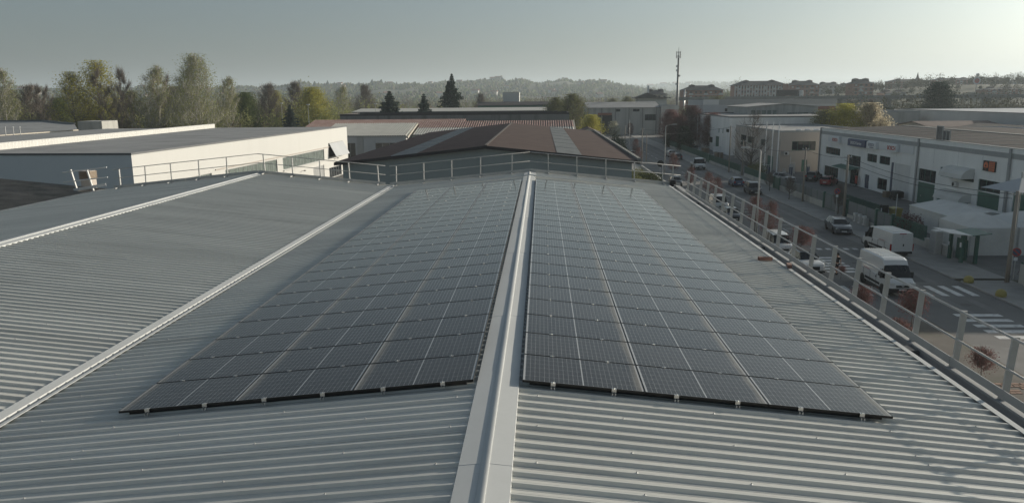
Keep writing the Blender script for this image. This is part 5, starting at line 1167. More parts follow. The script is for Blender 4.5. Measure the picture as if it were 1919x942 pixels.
# ------------------------------------------------------------------ trees
def np_mesh(name, V, F, mats, mi=None):
    """V (n,3) array, F (m,4) or (m,3) index array"""
    me = bpy.data.meshes.new(name); V = np.asarray(V,dtype=np.float32); F = np.asarray(F,dtype=np.int32); k = F.shape[1]
    me.vertices.add(len(V)); me.vertices.foreach_set('co', V.ravel()); me.loops.add(F.size); me.loops.foreach_set('vertex_index', F.ravel())
    me.polygons.add(len(F)); me.polygons.foreach_set('loop_start', np.arange(0,F.size,k,dtype=np.int32)); me.polygons.foreach_set('loop_total', np.full(len(F),k,dtype=np.int32))
    for m in (mats if isinstance(mats,(list,tuple)) else [mats]): me.materials.append(m)
    if mi is not None: me.polygons.foreach_set('material_index', np.asarray(mi,dtype=np.int32))
    me.update(calc_edges=True); return me
def leaf_quads(rng, C, size, flat=.0, aspect=.6):
    """random small rhombic leaves at centres C"""
    n = len(C); a = rng.normal(size=(n,3)); 
    if flat: a[:,2] *= (1-flat)
    a /= np.linalg.norm(a,axis=1,keepdims=True)+1e-9; b = rng.normal(size=(n,3)); b -= a*(a*b).sum(1,keepdims=True); b /= np.linalg.norm(b,axis=1,keepdims=True)+1e-9
    s = (size*rng.uniform(.55,1.35,size=n))[:,None]
    V = np.stack([C-a*s*.5, C+b*s*aspect*.5, C+a*s*.5, C-b*s*aspect*.5],1).reshape(-1,3)
    return V, np.arange(4*n).reshape(n,4)
def twig_tris(P0, P1, w, rng):
    """thin three-sided twigs as crossed strips"""
    d = P1-P0; r = rng.normal(size=d.shape); s = np.cross(d,r); s /= np.linalg.norm(s,axis=1,keepdims=True)+1e-9; w = np.asarray(w)[:,None] if np.ndim(w) else w
    V = np.stack([P0-s*w, P0+s*w, P1+s*w*.3, P1-s*w*.3],1).reshape(-1,3)
    return V, np.arange(len(V)).reshape(-1,4)
def limb_mesh(segs):
    """tapered five-sided limbs; segs: (p0,p1,r0,r1)"""
    b = MB()
    for (p,q,r0,r1) in segs: b.tube([p,q],[r0,r1],5,False)
    return b
def make_tree(seed, H, rx, crown0, nclump, nleaf, lsize, lmat, bmat, trunk_r=None, sparse=1., upright=.5, clump_r=.16, stems=1, top_taper=.6, twigs=0, twig_len=1.0):
    """returns (trunk mesh, crown mesh); crown grows from clumps at the ends of limbs"""
    rng = np.random.default_rng(seed); rd = random.Random(seed); segs = []; trunk_r = trunk_r or H*.014
    tips = []; trunks = []
    for s in range(stems):
        bx, by = (rd.uniform(-.25,.25)*rx*(stems>1), rd.uniform(-.25,.25)*rx*(stems>1)); lean = (rd.uniform(-.06,.06)*H*(1+2*(stems>1)), rd.uniform(-.06,.06)*H*(1+2*(stems>1)))
        pts = []; n = 7
        for i in range(n+1):
            t = i/n; pts.append(Vector((bx+lean[0]*t+rd.uniform(-.02,.02)*rx, by+lean[1]*t+rd.uniform(-.02,.02)*rx, H*.93*t)))
        for i in range(n): segs.append((pts[i],pts[i+1],trunk_r*(1-.85*i/n)/stems**.4,trunk_r*(1-.85*(i+1)/n)/stems**.4))
        trunks.append(pts)
    zc0 = H*crown0
    for k in range(nclump):
        t = (k+rd.random())/nclump; z = zc0+(H-zc0)*t
        prof = (1-abs(2*t**.75-1)**2.2)**.5 if t < .999 else 0
        prof = max(.12, prof*(1-top_taper*t*.55)); a = k*2.399+rd.uniform(-.5,.5); rr_ = rx*prof*rd.uniform(.35,1.0)
        tr = trunks[k % stems]; ti = min(.95,max(.12,(z-rr_*upright)/ (H*.93))); base = tr[0].lerp(tr[-1],ti)
        f = ti*7; i0 = min(6,int(f)); base = tr[i0].lerp(tr[i0+1],f-i0)
        tip = Vector((base.x+rr_*math.cos(a),base.y+rr_*math.sin(a),z)); mid = base.lerp(tip,.5)+Vector((0,0,-rr_*.08+rd.uniform(-.05,.05)*rx))
        r0 = trunk_r*(1-.8*ti)*.5; segs.append((base,mid,r0,r0*.6)); segs.append((mid,tip,r0*.6,r0*.15)); tips.append((base,mid,tip))
    b = limb_mesh(segs)
    tm = b.mesh('trunk', bmat, True)
    B = np.array([[*q[0]] for q in tips]); Mi = np.array([[*q[1]] for q in tips]); T = np.array([[*q[2]] for q in tips])
    idx = rng.integers(0,len(T),nleaf); u = rng.beta(2.2,1.0,nleaf)[:,None]
    C = np.where(u>.5, Mi[idx]+(T[idx]-Mi[idx])*(u-.5)*2, B[idx]+(Mi[idx]-B[idx])*u*2)
    C = T[idx]*.5+C*.5
    C = C+rng.normal(size=(nleaf,3))*clump_r*rx*np.array([1,1,.8])
    C[:,2] = np.clip(C[:,2],H*.04,H*1.03)
    V, F = leaf_quads(rng,C,lsize)
    mi = np.zeros(len(F),int)
    if twigs:
        ii = rng.integers(0,len(T),twigs); uu = rng.random((twigs,1)); P0 = Mi[ii]+(T[ii]-Mi[ii])*uu+rng.normal(size=(twigs,3))*.04*rx
        out = T[ii]-B[ii]; out /= np.linalg.norm(out,axis=1,keepdims=True)+1e-9
        d = out*.6+rng.normal(size=(twigs,3))*.6+np.array([0,0,.55+upright]); d /= np.linalg.norm(d,axis=1,keepdims=True)
        P1 = P0+d*(twig_len*rng.uniform(.4,1.2,(twigs,1))); V2,F2 = twig_tris(P0,P1,H*.0011+.006,rng)
        F = np.concatenate([F,F2+len(V)]); V = np.concatenate([V,V2]); mi = np.concatenate([mi,np.ones(len(F2),int)])
    return tm, np_mesh('crown', V, F, [lmat, M['twig'] if bmat is not M['bark_pale'] else M['bark_pale']], mi)
def make_conifer(seed, H, rx, lmat, n=5000, ls=.3, layers=26, droop=.25, start=.06, tops=1):
    rng = np.random.default_rng(seed); rd = random.Random(seed); segs = []; C = []
    for tp in range(tops):
        ox = rd.uniform(-.25,.25)*rx*(tp>0); hh = H*(1-.12*tp); segs.append((Vector((ox,0,0)),Vector((ox,0,hh)),H*.016,.02))
        per = n//tops//(layers*6)
        for l in range(layers):
            t = start+(1-start)*(l/layers); z = hh*t; R = rx*(1-t)**.85*rd.uniform(.5,1.15)+.1
            for k in range(6):
                a = l*1.1+k*PI/3+rd.uniform(-.3,.3); R2 = R*rd.uniform(.65,1.1); tip = Vector((ox+R2*math.cos(a),R2*math.sin(a),z-R2*droop))
                segs.append((Vector((ox,0,z)),tip,.05*(1-t)+.01,.01))
                u = rng.beta(1.5,1.0,(max(3,int(per*(1.7*(1-t)+.3))),1)); p = np.array([[ox,0,z]])+(np.array([[*tip]])-np.array([[ox,0,z]]))*u
                C.append(p+rng.normal(size=p.shape)*np.array([.10,.10,.06])*R2*.8)
    V,F = leaf_quads(rng,np.concatenate(C),ls,0,.5)
    return limb_mesh(segs).mesh('trunk', M['bark'], True), np_mesh('crown',V,F,lmat)
def plant(name, meshes, x, y, s, label, group, rz=None, sz=None, cat='tree', z=0.):
    t = thing(name,(x,y,z),RND.uniform(0,6.28) if rz is None else rz,label,cat,group); t.scale = (s,s,sz or s)
    link('trunk', meshes[0], t); link('crown', meshes[1], t); return t
TR = {}
TR['poplar'] = make_tree(1,30,11.5,.10,130,13500,.40,L['pale_green'],M['bark_pale'],.30,stems=3,upright=1.1,clump_r=.13,twigs=5000,twig_len=2.2)
TR['poplar2'] = make_tree(2,27,7.4,.14,80,7000,.40,L['pale_green'],M['bark_pale'],.28,stems=2,upright=1.2,clump_r=.14,twigs=3500,twig_len=2.2)
TR['yellow'] = make_tree(3,24,9.4,.10,90,10000,.42,L['yellow_green'],M['bark'],.34,upright=.7,clump_r=.15,twigs=2500,twig_len=1.6)
TR['bare'] = make_tree(4,22,8.8,.12,100,4200,.36,L['brownish'],M['bark'],.30,upright=1.0,clump_r=.18,twigs=7000,twig_len=2.2)
TR['bare2'] = make_tree(5,24,6.2,.12,80,900,.30,L['brownish'],M['bark'],.26,upright=.9,clump_r=.16,stems=3,twigs=5200,twig_len=2.2)
TR['green'] = make_tree(6,18,8.5,.08,110,20000,.42,L['green'],M['bark'],.36,upright=.4,clump_r=.13,twigs=500)
TR['lime'] = make_tree(16,18,9.8,.08,100,17000,.42,L['yellow_green'],M['bark'],.36,upright=.4,clump_r=.13,twigs=800)
TR['olive'] = make_tree(7,16,8.0,.08,80,9000,.42,L['olive'],M['bark'],.30,upright=.6,clump_r=.17,twigs=4500,twig_len=1.6)
TR['fir'] = make_conifer(8,20,7.4,L['dark'],34000,.6,34,.26,tops=2); TR['cedar'] = make_conifer(9,15,8.4,L['blue_fir'],24000,.6,22,.02,.10); TR['fir2'] = make_conifer(10,14,6.0,L['blue_fir'],20000,.5,26,.2)
TR['plum'] = make_tree(11,10,5.0,.16,80,19000,.22,L['red'],M['bark'],.22,upright=.5,clump_r=.15,twigs=1500,twig_len=.9); TR['plum2'] = make_tree(12,11,5.5,.2,80,16000,.24,L['red_dark'],M['bark'],.24,upright=.6,clump_r=.15,twigs=2500,twig_len=1.0)
TR['plum_s'] = make_tree(13,2.5,1.15,.55,50,2600,.09,L['red'],M['bark'],.045,upright=.6,clump_r=.2,twigs=700,twig_len=.35); TR['plum_t'] = make_tree(14,3.6,1.15,.32,52,2400,.09,L['red'],M['bark'],.05,upright=.9,clump_r=.15,twigs=600,twig_len=.45)
TR['blossom'] = make_tree(15,10,4.8,.12,80,15000,.28,L['blossom'],M['bark'],.2,upright=1.2,clump_r=.14,twigs=4000,twig_len=1.4)
TR['white'] = make_tree(17,6,2.6,.2,50,4500,.2,L['white_blossom'],M['bark'],.14,upright=.6,clump_r=.17,twigs=800)
TR['street_bare'] = make_tree(18,11,4.6,.22,46,250,.12,L['brownish'],M['bark'],.17,upright=.9,clump_r=.1,twigs=900,twig_len=1.3)
TR['pollard'] = make_tree(19,3.4,1.3,.42,40,150,.08,L['brownish'],M['bark'],.07,upright=.7,clump_r=.1,twigs=900,twig_len=.7)
TR['ivy'] = make_tree(20,7,3.0,.03,70,9000,.26,L['ivy'],M['bark'],.2,upright=.3,clump_r=.16)
TR['evergreen'] = make_tree(21,15,7.5,.05,110,16000,.42,L['dark'],M['bark'],.34,upright=.3,clump_r=.13)
def at(px, Yd):
    """helper: world X on the street plan for a bearing measured on the photograph, at distance Yd"""
    return Yd*math.tan(math.atan((px-959.5)/1437./1.018) - _yaw)
G1 = 'spring trees behind the left buildings'
for (k,px,Yd,s,lb) in (
  ('poplar2',8,262,.92,'pale poplar cut by the left edge of the picture'),('bare',58,285,.90,'brownish budding tree right of the leftmost poplar'),('bare2',92,275,.82,'bare slender tree left of the yellow-green pair'),
  ('yellow',140,262,.98,'yellow-green tree, the lower left one of a touching pair'),('yellow',188,268,1.14,'yellow-green tree, the taller right one of a touching pair'),('bare2',222,258,1.02,'bare upright tree right of the yellow-green pair'),
  ('poplar2',282,258,.93,'pale poplar just left of the tallest poplar'),('bare2',316,270,.95,'bare tree between the two big poplars'),('poplar',372,255,.95,'tallest pale poplar with many white stems on the left'),('poplar2',420,268,.80,'small pale poplar at the right foot of the tallest one'),
  ('olive',25,300,1.15,'olive tree behind the leftmost poplar'),('green',110,300,.85,'green undergrowth tree below the yellow-green pair'),('olive',250,300,1.1,'olive tree behind the bare upright tree'),('olive',330,310,1.2,'olive tree behind the tallest poplar, left'),('poplar2',345,300,.95,'pale poplar behind the tallest one, left'),('olive',445,320,1.0,'olive tree between the tallest poplar and the green bushy tree'),('yellow',520,360,.75,'yellowish tree beyond the green bushy tree'),
  ('green',462,285,.92,'green bushy tree right of the tall poplars'),('bare',505,330,.92,'brown budding tree beyond the conifer near the white building'),('fir2',545,262,.92,'dark conifer standing before the round green tree'),('lime',588,300,1.02,'broad rounded bright green tree left of centre'),
  ('poplar2',636,330,.72,'narrow yellowish tree touching the broad green tree'),('bare',560,340,.95,'brown bare tree behind the broad green tree'),('bare',690,420,.95,'grey-brown bare tree left of the dark cedar'),
  ('cedar',733,260,1.14,'dark flat-topped cedar before the brick-banded hall'),('fir2',797,260,1.15,'small bluish fir between cedar and tall fir'),('fir',850,322,1.22,'tall dark double-topped fir at centre left'),('fir2',826,335,.80,'small dark fir at the left foot of the tall fir'),('bare',905,420,.72,'grey bare tree right of the tall fir'),
  ('olive',1045,262,.86,'brownish willow right of the concrete hall'),('olive',1078,252,.92,'olive budding willow beside the yellow tree'),('lime',1112,208,.52,'small bright yellow-green tree right of the brown roof')):
    plant('leafy_tree' if k not in ('bare','bare2','fir','fir2','cedar') else ('conifer_tree' if k in ('fir','fir2','cedar') else 'bare_tree'), TR[k], at(px,Yd), Yd, s, lb, G1)
G2 = 'red-leaved plum trees along the street'
for (k,x,y,s,lb) in (('plum',39.5,236,1.0,'large red-leaved tree with dark left flank far up the street'),('plum2',43.5,228,1.02,'large red-leaved tree overlapping its left neighbour'),('plum',46.2,214,.95,'broad red-leaved tree nearest the grey factory'),('plum2',38.6,218,.78,'dark red-leaved tree above the ivy mound'),('plum2',52,262,.8,'red-leaved tree behind the low store')):
    plant('plum_tree', TR[k], x, y, s, lb, G2)
plant('ivy_mound', TR['ivy'], 37.6, 204, .92, 'dark ivy-covered mound at the right kerb, nearer one', 'ivy mounds', cat='shrub'); plant('ivy_mound', TR['ivy'], 36.9, 221, .85, 'dark ivy-covered mound at the right kerb, farther one', 'ivy mounds', cat='shrub')
for (k,x,y,s,lb) in (('plum_s',22.05,37.4,.74,'small red-leaved tree on the paved verge nearest the camera'),('plum_s',22.75,46.3,1.02,'red-leaved lollipop tree behind the railing before the van'),('plum_s',23.75,60.3,.42,'low red-leaved tree beside the walking person'),('plum_s',22.9,67.6,1.15,'red-leaved tree behind the white sport utility vehicle'),
   ('plum_s',19.4,41.2,.9,'red-leaved tree top glimpsed below the railing, nearer one'),('plum_s',20.6,48.8,.9,'red-leaved tree top glimpsed below the railing, farther one'),
   ('plum_t',22.6,76.5,1.12,'slender red-leaved tree behind the white compact van'),('plum_t',22.75,81.8,1.08,'slender red-leaved tree beside the slim street lamp'),('plum_t',23.6,104.0,1.0,'red-leaved tree behind the silver compact van'),('plum_t',24.0,111.2,1.0,'red-leaved tree at the left kerb beyond the parked row'),('plum_t',23.4,122.0,.95,'slim red-leaved tree beside the dark grey hatchback'),
   ('plum_t',24.2,141.6,1.15,'red-leaved tree right of the far street lamp'),('plum_t',20.4,165.0,1.05,'red-leaved tree at the left kerb near the pale poles'),('plum_t',22.9,190.0,1.15,'red-leaved tree behind the half hidden dark car')):
    plant('small_plum_tree', TR[k], x, y, s, lb, G2)
plant('bare_street_tree', TR['street_bare'], 38.6, 144.0, 1.02, 'bare branching tree before the beige office', 'bare trees on the street'); plant('bare_street_tree', TR['pollard'], 36.0, 93.8, 1.0, 'small bare round tree behind the estate car', 'bare trees on the street')
plant('bare_street_tree', TR['pollard'], 34.4, 107.5, .9, 'thin bare young tree on the right pavement', 'bare trees on the street'); plant('bare_street_tree', TR['pollard'], 34.6, 117.5, .8, 'thin bare young tree behind the black compact car', 'bare trees on the street')
plant('white_flowering_tree', TR['white'], 24.5, 262, 1.0, 'white flowering tree before the concrete warehouse', 'flowering trees'); plant('pink_flowering_tree', TR['plum_t'], 30.5, 268, 1.5, 'small pink flowering tree right of the white one', 'flowering trees')
plant('blossom_tree', TR['lime'], 70.7, 184.5, .66, 'yellow-green leafing tree left of the pale blossoming tree', 'trees behind the workshop'); plant('blossom_tree', TR['blossom'], 76.8, 184, 1.2, 'pale blossoming tree behind the workshop roof', 'trees behind the workshop'); plant('blossom_tree', TR['olive'], 67.6, 187, .66, 'olive tree behind the workshop corner', 'trees behind the workshop')
plant('dark_evergreen', TR['evergreen'], at(1762,280), 280, 1.18, 'large dark evergreen tree above the white warehouse', 'evergreens'); plant('dark_evergreen', TR['evergreen'], at(1668,290), 290, .62, 'smaller dark evergreen above the white warehouse, left', 'evergreens')
for (px,Yd,s,lb) in ((1180,420,.85,'olive tree clump above the warehouse at the street end'),(1150,430,.8,'brownish tree left of the olive clump at the street end'),(1345,330,.85,'olive poplar left of the blue warehouse'),(1322,345,.7,'brownish tree between mast and blue warehouse'),(1368,380,.62,'low green tree above the blue warehouse')):
    plant('leafy_tree', TR['olive'], at(px,Yd), Yd, s, lb, 'trees beyond the street end')
# hedge and garden beside the brown hall, plants by the tents
def bush(name, x, y, rx, ry, h, n, ls, lm, label, group='shrubs', z=0.):
    rng = np.random.default_rng(int(abs(x*13+y*7))); p = rng.normal(size=(n,3)); p /= np.linalg.norm(p,axis=1,keepdims=True); p *= rng.random((n,1))**.35
    lump = 1+.25*np.sin(p[:,0:1]*6+x)*np.cos(p[:,1:2]*5+y); p = p*lump*np.array([rx,ry,h*.5])+np.array([0,0,h*.5]); p[:,2] = np.abs(p[:,2])
    V,F = leaf_quads(rng,p,ls); t = thing(name,(x,y,z),0,label,'shrub',group); link('crown', np_mesh('crown',V,F,lm), t)
    b = MB()
    for k in range(5): a = k*1.26; b.tube([(rx*.15*math.cos(a),ry*.15*math.sin(a),0),(rx*.5*math.cos(a),ry*.5*math.sin(a),h*.6)],[.04,.015],4)
    b.build('stem', M['bark'], t)
bush('garden_shrub',16.2,118,2.4,3.2,3.0,4500,.22,L['town_green'],'rounded green shrub behind the far railing corner')
bush('garden_shrub',13.6,112,2.2,3.0,3.0,3500,.22,L['olive'],'olive-brown shrub behind the far railing')
bush('garden_shrub',15.8,128,2.0,3.0,2.6,3000,.22,L['olive'],'olive shrub beyond the green one behind the railing')
bush('garden_shrub',18.4,190,2.4,3.0,5.0,3500,.26,L['ivy'],'dark cypress-like shrub right of the brown roof corner')
bush('garden_shrub',18.9,182,1.6,2.0,3.0,2500,.26,L['ivy'],'low dark shrub right of the brown roof corner')
bush('garden_shrub',37.0,77.5,1.0,2.2,2.7,2500,.14,L['red_dark'],'dark purplish hedge plant over the fence beside the tents')
bush('garden_shrub',38.6,139.5,1.9,2.2,2.6,2500,.16,L['olive'],'olive shrub at the foot of the flagpoles')
bush('garden_shrub',37.4,58.2,.8,1.4,1.5,1500,.12,L['red_dark'],'dark red shrub by the no-parking sign at the right edge')
bush('garden_shrub',20.2,35.2,.7,.9,.5,900,.1,L['ivy'],'dark twiggy shrub on the verge at the right edge of the roof')
t = thing('garden_wall',(18.6,104,.0),0,'concrete garden wall along the left pavement behind the railing','wall'); b = MB(); b.box(-.1,.1,0,40,0,1.7); b.build('wall', M['concrete'], t); b = MB(); b.box(-.16,.16,-.05,40.05,1.702,1.78); b.build('coping', M['concrete'], t)

# ------------------------------------------------------------------ far land: embankment, town, woodland, hills
rngF = np.random.default_rng(77)
def belt(name, boxes, dens, hgt, lm, label_kind='stuff', ls=1.1, nq=150, seed=1, z0=None):
    rng = np.random.default_rng(seed); C = []
    for (x0,x1,y0,y1,hs) in boxes:
        n = max(2,int(abs(x1-x0)*dens))
        X_ = rng.uniform(x0,x1,n); Y_ = rng.uniform(y0,y1,n); Hh = hgt*hs*rng.uniform(.42,1.0,n)**1.0*rng.choice([.8,1.0,1.35],n); R_ = Hh*rng.uniform(.28,.48,n)
        for x,y,h,r in zip(X_,Y_,Hh,R_):
            p = rng.normal(size=(nq,3)); p /= np.linalg.norm(p,axis=1,keepdims=True); p *= rng.random((nq,1))**.45
            g = terrain(x,y) if z0 is None else z0
            p = p*np.array([r,r,h*.46])*(1+.3*np.sin(p[:,:1]*7+x)); p += np.array([x,y,g+h*.54]); C.append(p)
    C = np.concatenate(C); V,F = leaf_quads(rng,C,ls); o = link(name, np_mesh(name,V,F,lm)); o['kind'] = 'stuff'; return o
# hill profile: bearing in picture pixels -> height above the plain at 2.6 km
HP = [(-300,62),(0,70),(50,78),(130,70),(240,68),(330,66),(440,66),(473,74),(505,70),(542,73),(575,90),(598,74),(650,76),(688,68),(719,80),(752,74),(780,86),(800,80),(840,88),(887,86),(931,88),(956,80),(978,87),(1011,72),(1033,78),(1061,87),(1080,78),(1105,84),(1132,82),(1152,70),(1171,60),(1210,46),(1260,30),(1330,16),(1450,8),(1600,6),(2400,6)]
FP = [(-300,60),(900,60),(1100,82),(1160,92),(1212,88),(1240,102),(1270,98),(1300,108),(1340,100),(1380,104),(1420,96),(1500,92),(1600,90),(1750,96),(1850,120),(1900,150),(2000,170),(2400,150)]
def prof(P_, px):
    if px <= P_[0][0]: return P_[0][1]
    for (a,h0),(b_,h1) in zip(P_[:-1],P_[1:]):
        if a <= px <= b_: t = (px-a)/(b_-a); t = t*t*(3-2*t); return h0+(h1-h0)*t
    return P_[-1][1]
def bear(x,y): return 959.5+1437*math.tan(math.atan2(x,y)+_yaw)
def terrain(x,y):
    """height of the land; flat in town, terrace on the right, hills behind"""
    z = 0.
    px = bear(x,max(y,50))
    if y > 480 and px > 1200:                       # terrace the apartment blocks stand on
        t = min(1,(y-480)/140.)*min(1,max(0,(px-1240)/160.)); z += (13+8*min(1,max(0,(px-1500)/250.)))*t*t*(3-2*t)
    if y > 1300:
        t = min(1,(y-1300)/1300.); k = t*t*(3-2*t); t2 = max(0,(y-2600)/1500.); k *= max(.25,1-.6*t2)
        hp = prof(HP,px); hp = 14.4+(hp-14.4)*.76-3 if hp > 20 else hp
        rel = 6*math.sin(x*.011+y*.006)+4*math.sin(x*.023-y*.013)+3*math.cos(y*.017+x*.004)
        z = max(z,(hp-14.4)*k*(y/2600. if y < 2600 else 1.)*.97+14.4*k+rel*k*(.4 if y > 2450 else 1)*min(1,hp/60))
    if y > 4200:
        t = min(1,(y-4200)/1300.); k = t*t*(3-2*t); z = max(z,(prof(FP,px)-9)*k+5*math.sin(x*.006)*k)
    return z
hx = []; hy = list(np.concatenate([np.linspace(470,1250,14),np.linspace(1300,2600,46),np.linspace(2680,4200,16),np.linspace(4300,7600,24)]))
nx = 260; V = []; F = []
for y in hy:
    for i in range(nx+1):
        px = -420+i*(2760/nx); x = y*math.tan(math.atan((px-959.5)/1437)-_yaw); V.append((x,y,terrain(x,y)-(.6 if y < 1250 and terrain(x,y) < .01 else 0)))
for j in range(len(hy)-1):
    for i in range(nx): a = j*(nx+1)+i; F.append((a,a+1,a+nx+2,a+nx+1))
M['hill'] = mat('wooded_hillside', (.065,.068,.04), .95, 0, .35, .004, .05, stain=(.11,.11,.06), stain_amt=.8, stain_scale=.006)
ho = link('hills', np_mesh('hills',V,F,M['hill'])); ho['kind'] = 'structure'
for p in ho.data.polygons: p.use_smooth = True
# trees all over the hills: small clumps
def hill_wood(name, n, lm, seed, ymin=1350, ymax=2750, hmin=4.5, hmax=9.5, pxr=(-150,1330)):
    rng = np.random.default_rng(seed); base = []
    for k in range(10):
        a = 2*PI*k/5+(.6 if k > 4 else 0); base.append((math.cos(a)*(1 if k < 5 else .6),math.sin(a)*(1 if k < 5 else .6),.25 if k < 5 else .7))
    base = np.array(base+[(0,0,1.05),(0,0,0)]); tri = [(k,(k+1)%5,5+k) for k in range(5)]+[((k+1)%5,5+(k+1)%5,5+k) for k in range(5)]+[(5+k,5+(k+1)%5,10) for k in range(5)]
    tri = np.array(tri); V=[]; F=[]; off=0
    for i in range(n):
        y = ymin+(ymax-ymin)*rng.random()**.9; px = rng.uniform(*pxr); x = y*math.tan(math.atan((px-959.5)/1437)-_yaw)
        if terrain(x,y) < 3 and y > 1500: continue
        if math.sin(x*.008+1.3)*math.cos(y*.011) > .55: continue
        h = rng.uniform(hmin,hmax); r = h*rng.uniform(.35,.7); b_ = base*np.array([r,r,h])*(1+.25*rng.normal(size=(12,1))); V.append(b_+np.array([x,y,terrain(x,y)-1])); F.append(tri+off); off += 12
    o = link(name, np_mesh(name,np.concatenate(V),np.concatenate(F),lm)); o['kind'] = 'stuff'
hill_wood('hill_woodland',6500,L['olive'],31); hill_wood('hill_woodland_dark',4200,L['green'],32); hill_wood('hill_woodland_brown',3800,L['brownish'],33); hill_wood('hill_evergreens',700,L['dark'],34,hmin=7,hmax=12); hill_wood('far_hill_woodland',2600,L['olive'],35,4500,5600,10,18,(1000,2050))
# woodland belts on the plain
belt('woodland_brown',[(-560,-150,360,640,1.0),(-150,40,430,700,.75),(40,140,420,640,.6),(-700,-200,700,1100,1.0),(-200,250,760,1150,.9)],.55,16,L['brownish'],ls=1.0,nq=170,seed=5)
belt('woodland_olive',[(-520,-120,380,620,.8),(-120,60,440,640,.65),(40,160,400,520,.6),(-600,300,700,1200,.9)],.45,15,L['olive'],ls=1.0,nq=170,seed=6)
belt('woodland_green',[(-480,-160,330,420,.62),(20,130,380,430,.5),(-300,200,600,1000,.7)],.22,13,L['green'],ls=1.0,nq=170,seed=7)
belt('town_trees_brown',[(130,330,285,395,1.0),(170,420,430,470,.7),(180,560,480,760,.6)],.95,13,L['town'],ls=.9,nq=150,seed=8); belt('town_trees_green',[(130,330,290,395,.85),(150,420,430,470,.6),(180,560,490,800,.6)],.5,13,L['town_green'],ls=.9,nq=150,seed=9)
belt('town_shrubs_lime',[(240,330,300,340,.35),(150,180,330,360,.3)],.35,10,L['yellow_green'],ls=.7,nq=120,seed=10); belt('town_shrubs_red',[(190,330,290,330,.25)],.3,9,L['red'],ls=.6,nq=120,seed=12)
belt('spring_thicket',[(-215,-75,262,310,1.0),(-90,-35,290,330,.7)],.55,17,L['pale_green'],ls=.6,nq=420,seed=16); belt('undergrowth_left',[(-200,-60,232,300,.5),(-330,-170,250,330,.6)],.9,11,L['olive'],ls=.7,nq=160,seed=14); belt('undergrowth_brown',[(-200,-40,236,330,.62),(-330,-150,260,360,.7)],.7,12,L['brownish'],ls=.7,nq=160,seed=15)
# viaduct with a lorry
vd = thing('viaduct',(70,408,0),-.05,'long concrete road viaduct in front of the apartment blocks','viaduct'); b = MB(); b.box(0,300,-5,5,11.9,12.9); b.build('deck', M['dark_concrete'], vd)
for sy in (-5.2,5.0): b = MB(); b.box(0,300,sy,sy+.2,12.7,13.7); b.build('parapet', M['dark_concrete'], vd)
for k in range(13): b = MB(); b.bbox(8+k*24,10+k*24,-3,3,0,11.89,.2); b.build('pier', M['dark_concrete'], vd)
t = thing('lorry',(at(1480,404),402,12.9),-.05,'dark curtain-sided lorry with white cab on the viaduct','lorry'); b = MB(); b.bbox(-6.6,3.8,-1.25,1.25,1.0,3.9,.1); b.build('trailer', M['slate'], t); b = MB(); b.bbox(4.0,6.2,-1.2,1.2,.5,3.6,.2); b.build('cab', M['p_white'], t); b = MB(); b.box(6.18,6.22,-1.0,1.0,2.1,3.1); b.build('windscreen', M['car_glass'], t)
for wx in (-5.6,-4.3,-3.0,2.6,5.2):
    for sy in (-1.1,1.1): b = MB(); b.lathe([(.5,-.14),(.5,.14)],(wx,sy,.5),14,'y'); b.build('wheel', M['rubber'], t)
# apartment blocks on the terrace
def apartments(px0, px1, ybase, ytop, Yd, wm, label, floors=4, roofm=None, dep=14, bays=None, cream=True, hip=True):
    x0, x1 = at(px0,Yd), at(px1,Yd); z0 = terrain((x0+x1)/2,Yd)-2; 
    ztop = 14.4+(182-.0092*((px0+px1)/2-960)-ytop)/1437*Yd*1.02
    t = thing('apartment_block',(x0,Yd,z0),0,label,'building','apartment blocks on the hill'); w_ = x1-x0; rise = min(3.2,(ztop-z0)*.22); h = ztop-z0-rise
    b = MB(); b.box(0,w_,0,dep,0,h); b.build('wall', wm, t)
    r_ = MB(); e = 1.0; ins = dep*.45
    r_._add([(-e,-e,h),(w_+e,-e,h),(w_+e,dep+e,h),(-e,dep+e,h),(ins,dep/2,h+rise),(w_-ins,dep/2,h+rise)],[(0,1,5,4),(1,2,5),(2,3,4,5),(3,0,4),(3,2,1,0)]); ro = r_.build('roof', roofm or M['slate'], t)
    for k in range(max(2,int(w_/14))):
        c = MB(); xx = w_*(k+.5)/max(2,int(w_/14)); c._add([(xx-2,dep/2-2,h+rise*.5),(xx+2,dep/2-2,h+rise*.5),(xx+2,dep/2+2,h+rise*.5),(xx-2,dep/2+2,h+rise*.5),(xx-1.7,dep/2-1.7,h+rise+.25),(xx+1.7,dep/2-1.7,h+rise+.25),(xx+1.7,dep/2+1.7,h+rise+.25),(xx-1.7,dep/2+1.7,h+rise+.25),(xx,dep/2,h+rise+.8)],[(0,1,5,4),(1,2,6,5),(2,3,7,6),(3,0,4,7),(4,5,8),(5,6,8),(6,7,8),(7,4,8)]); c.build('dormer', roofm or M['slate'], ro)
    fh = min(3.0,h/floors); bays = bays or max(4,int(w_/3.2)); s = w_/bays
    for f in range(floors):
        zb = h-(f+1)*fh
        for k in range(bays):
            m_ = MB(); xx = (k+.5)*s
            if (k+f//9) % 3 == 1 and cream: m_.box(xx-s*.42,xx+s*.42,-.5,-.02,zb+.1,zb+1.15); m_.build('balcony', M['pale'], t); m_ = MB()
            m_.box(xx-s*.22,xx+s*.22,-.06,.02,zb+1.0,zb+2.3); m_.build('window', M['glass'] if (k*7+f*3)%5 else M['pale'], t)
        if cream: c = MB(); c.box(-.02,w_+.02,-.1,-.01,zb-.12,zb+.1); c.build('floor_band', M['pale'], t)
    if bays == 18:
        for k in range(19):
            c = MB(); c.box(k*s-.45,k*s+.45,-.3,-.01,0,h); c.build('pilaster', M['pale'], t)
    return t
apartments(1283,1357,178,161,520,M['brick'],'low apartment row with brown roof and dormers right of the mast',3,M['slate'])
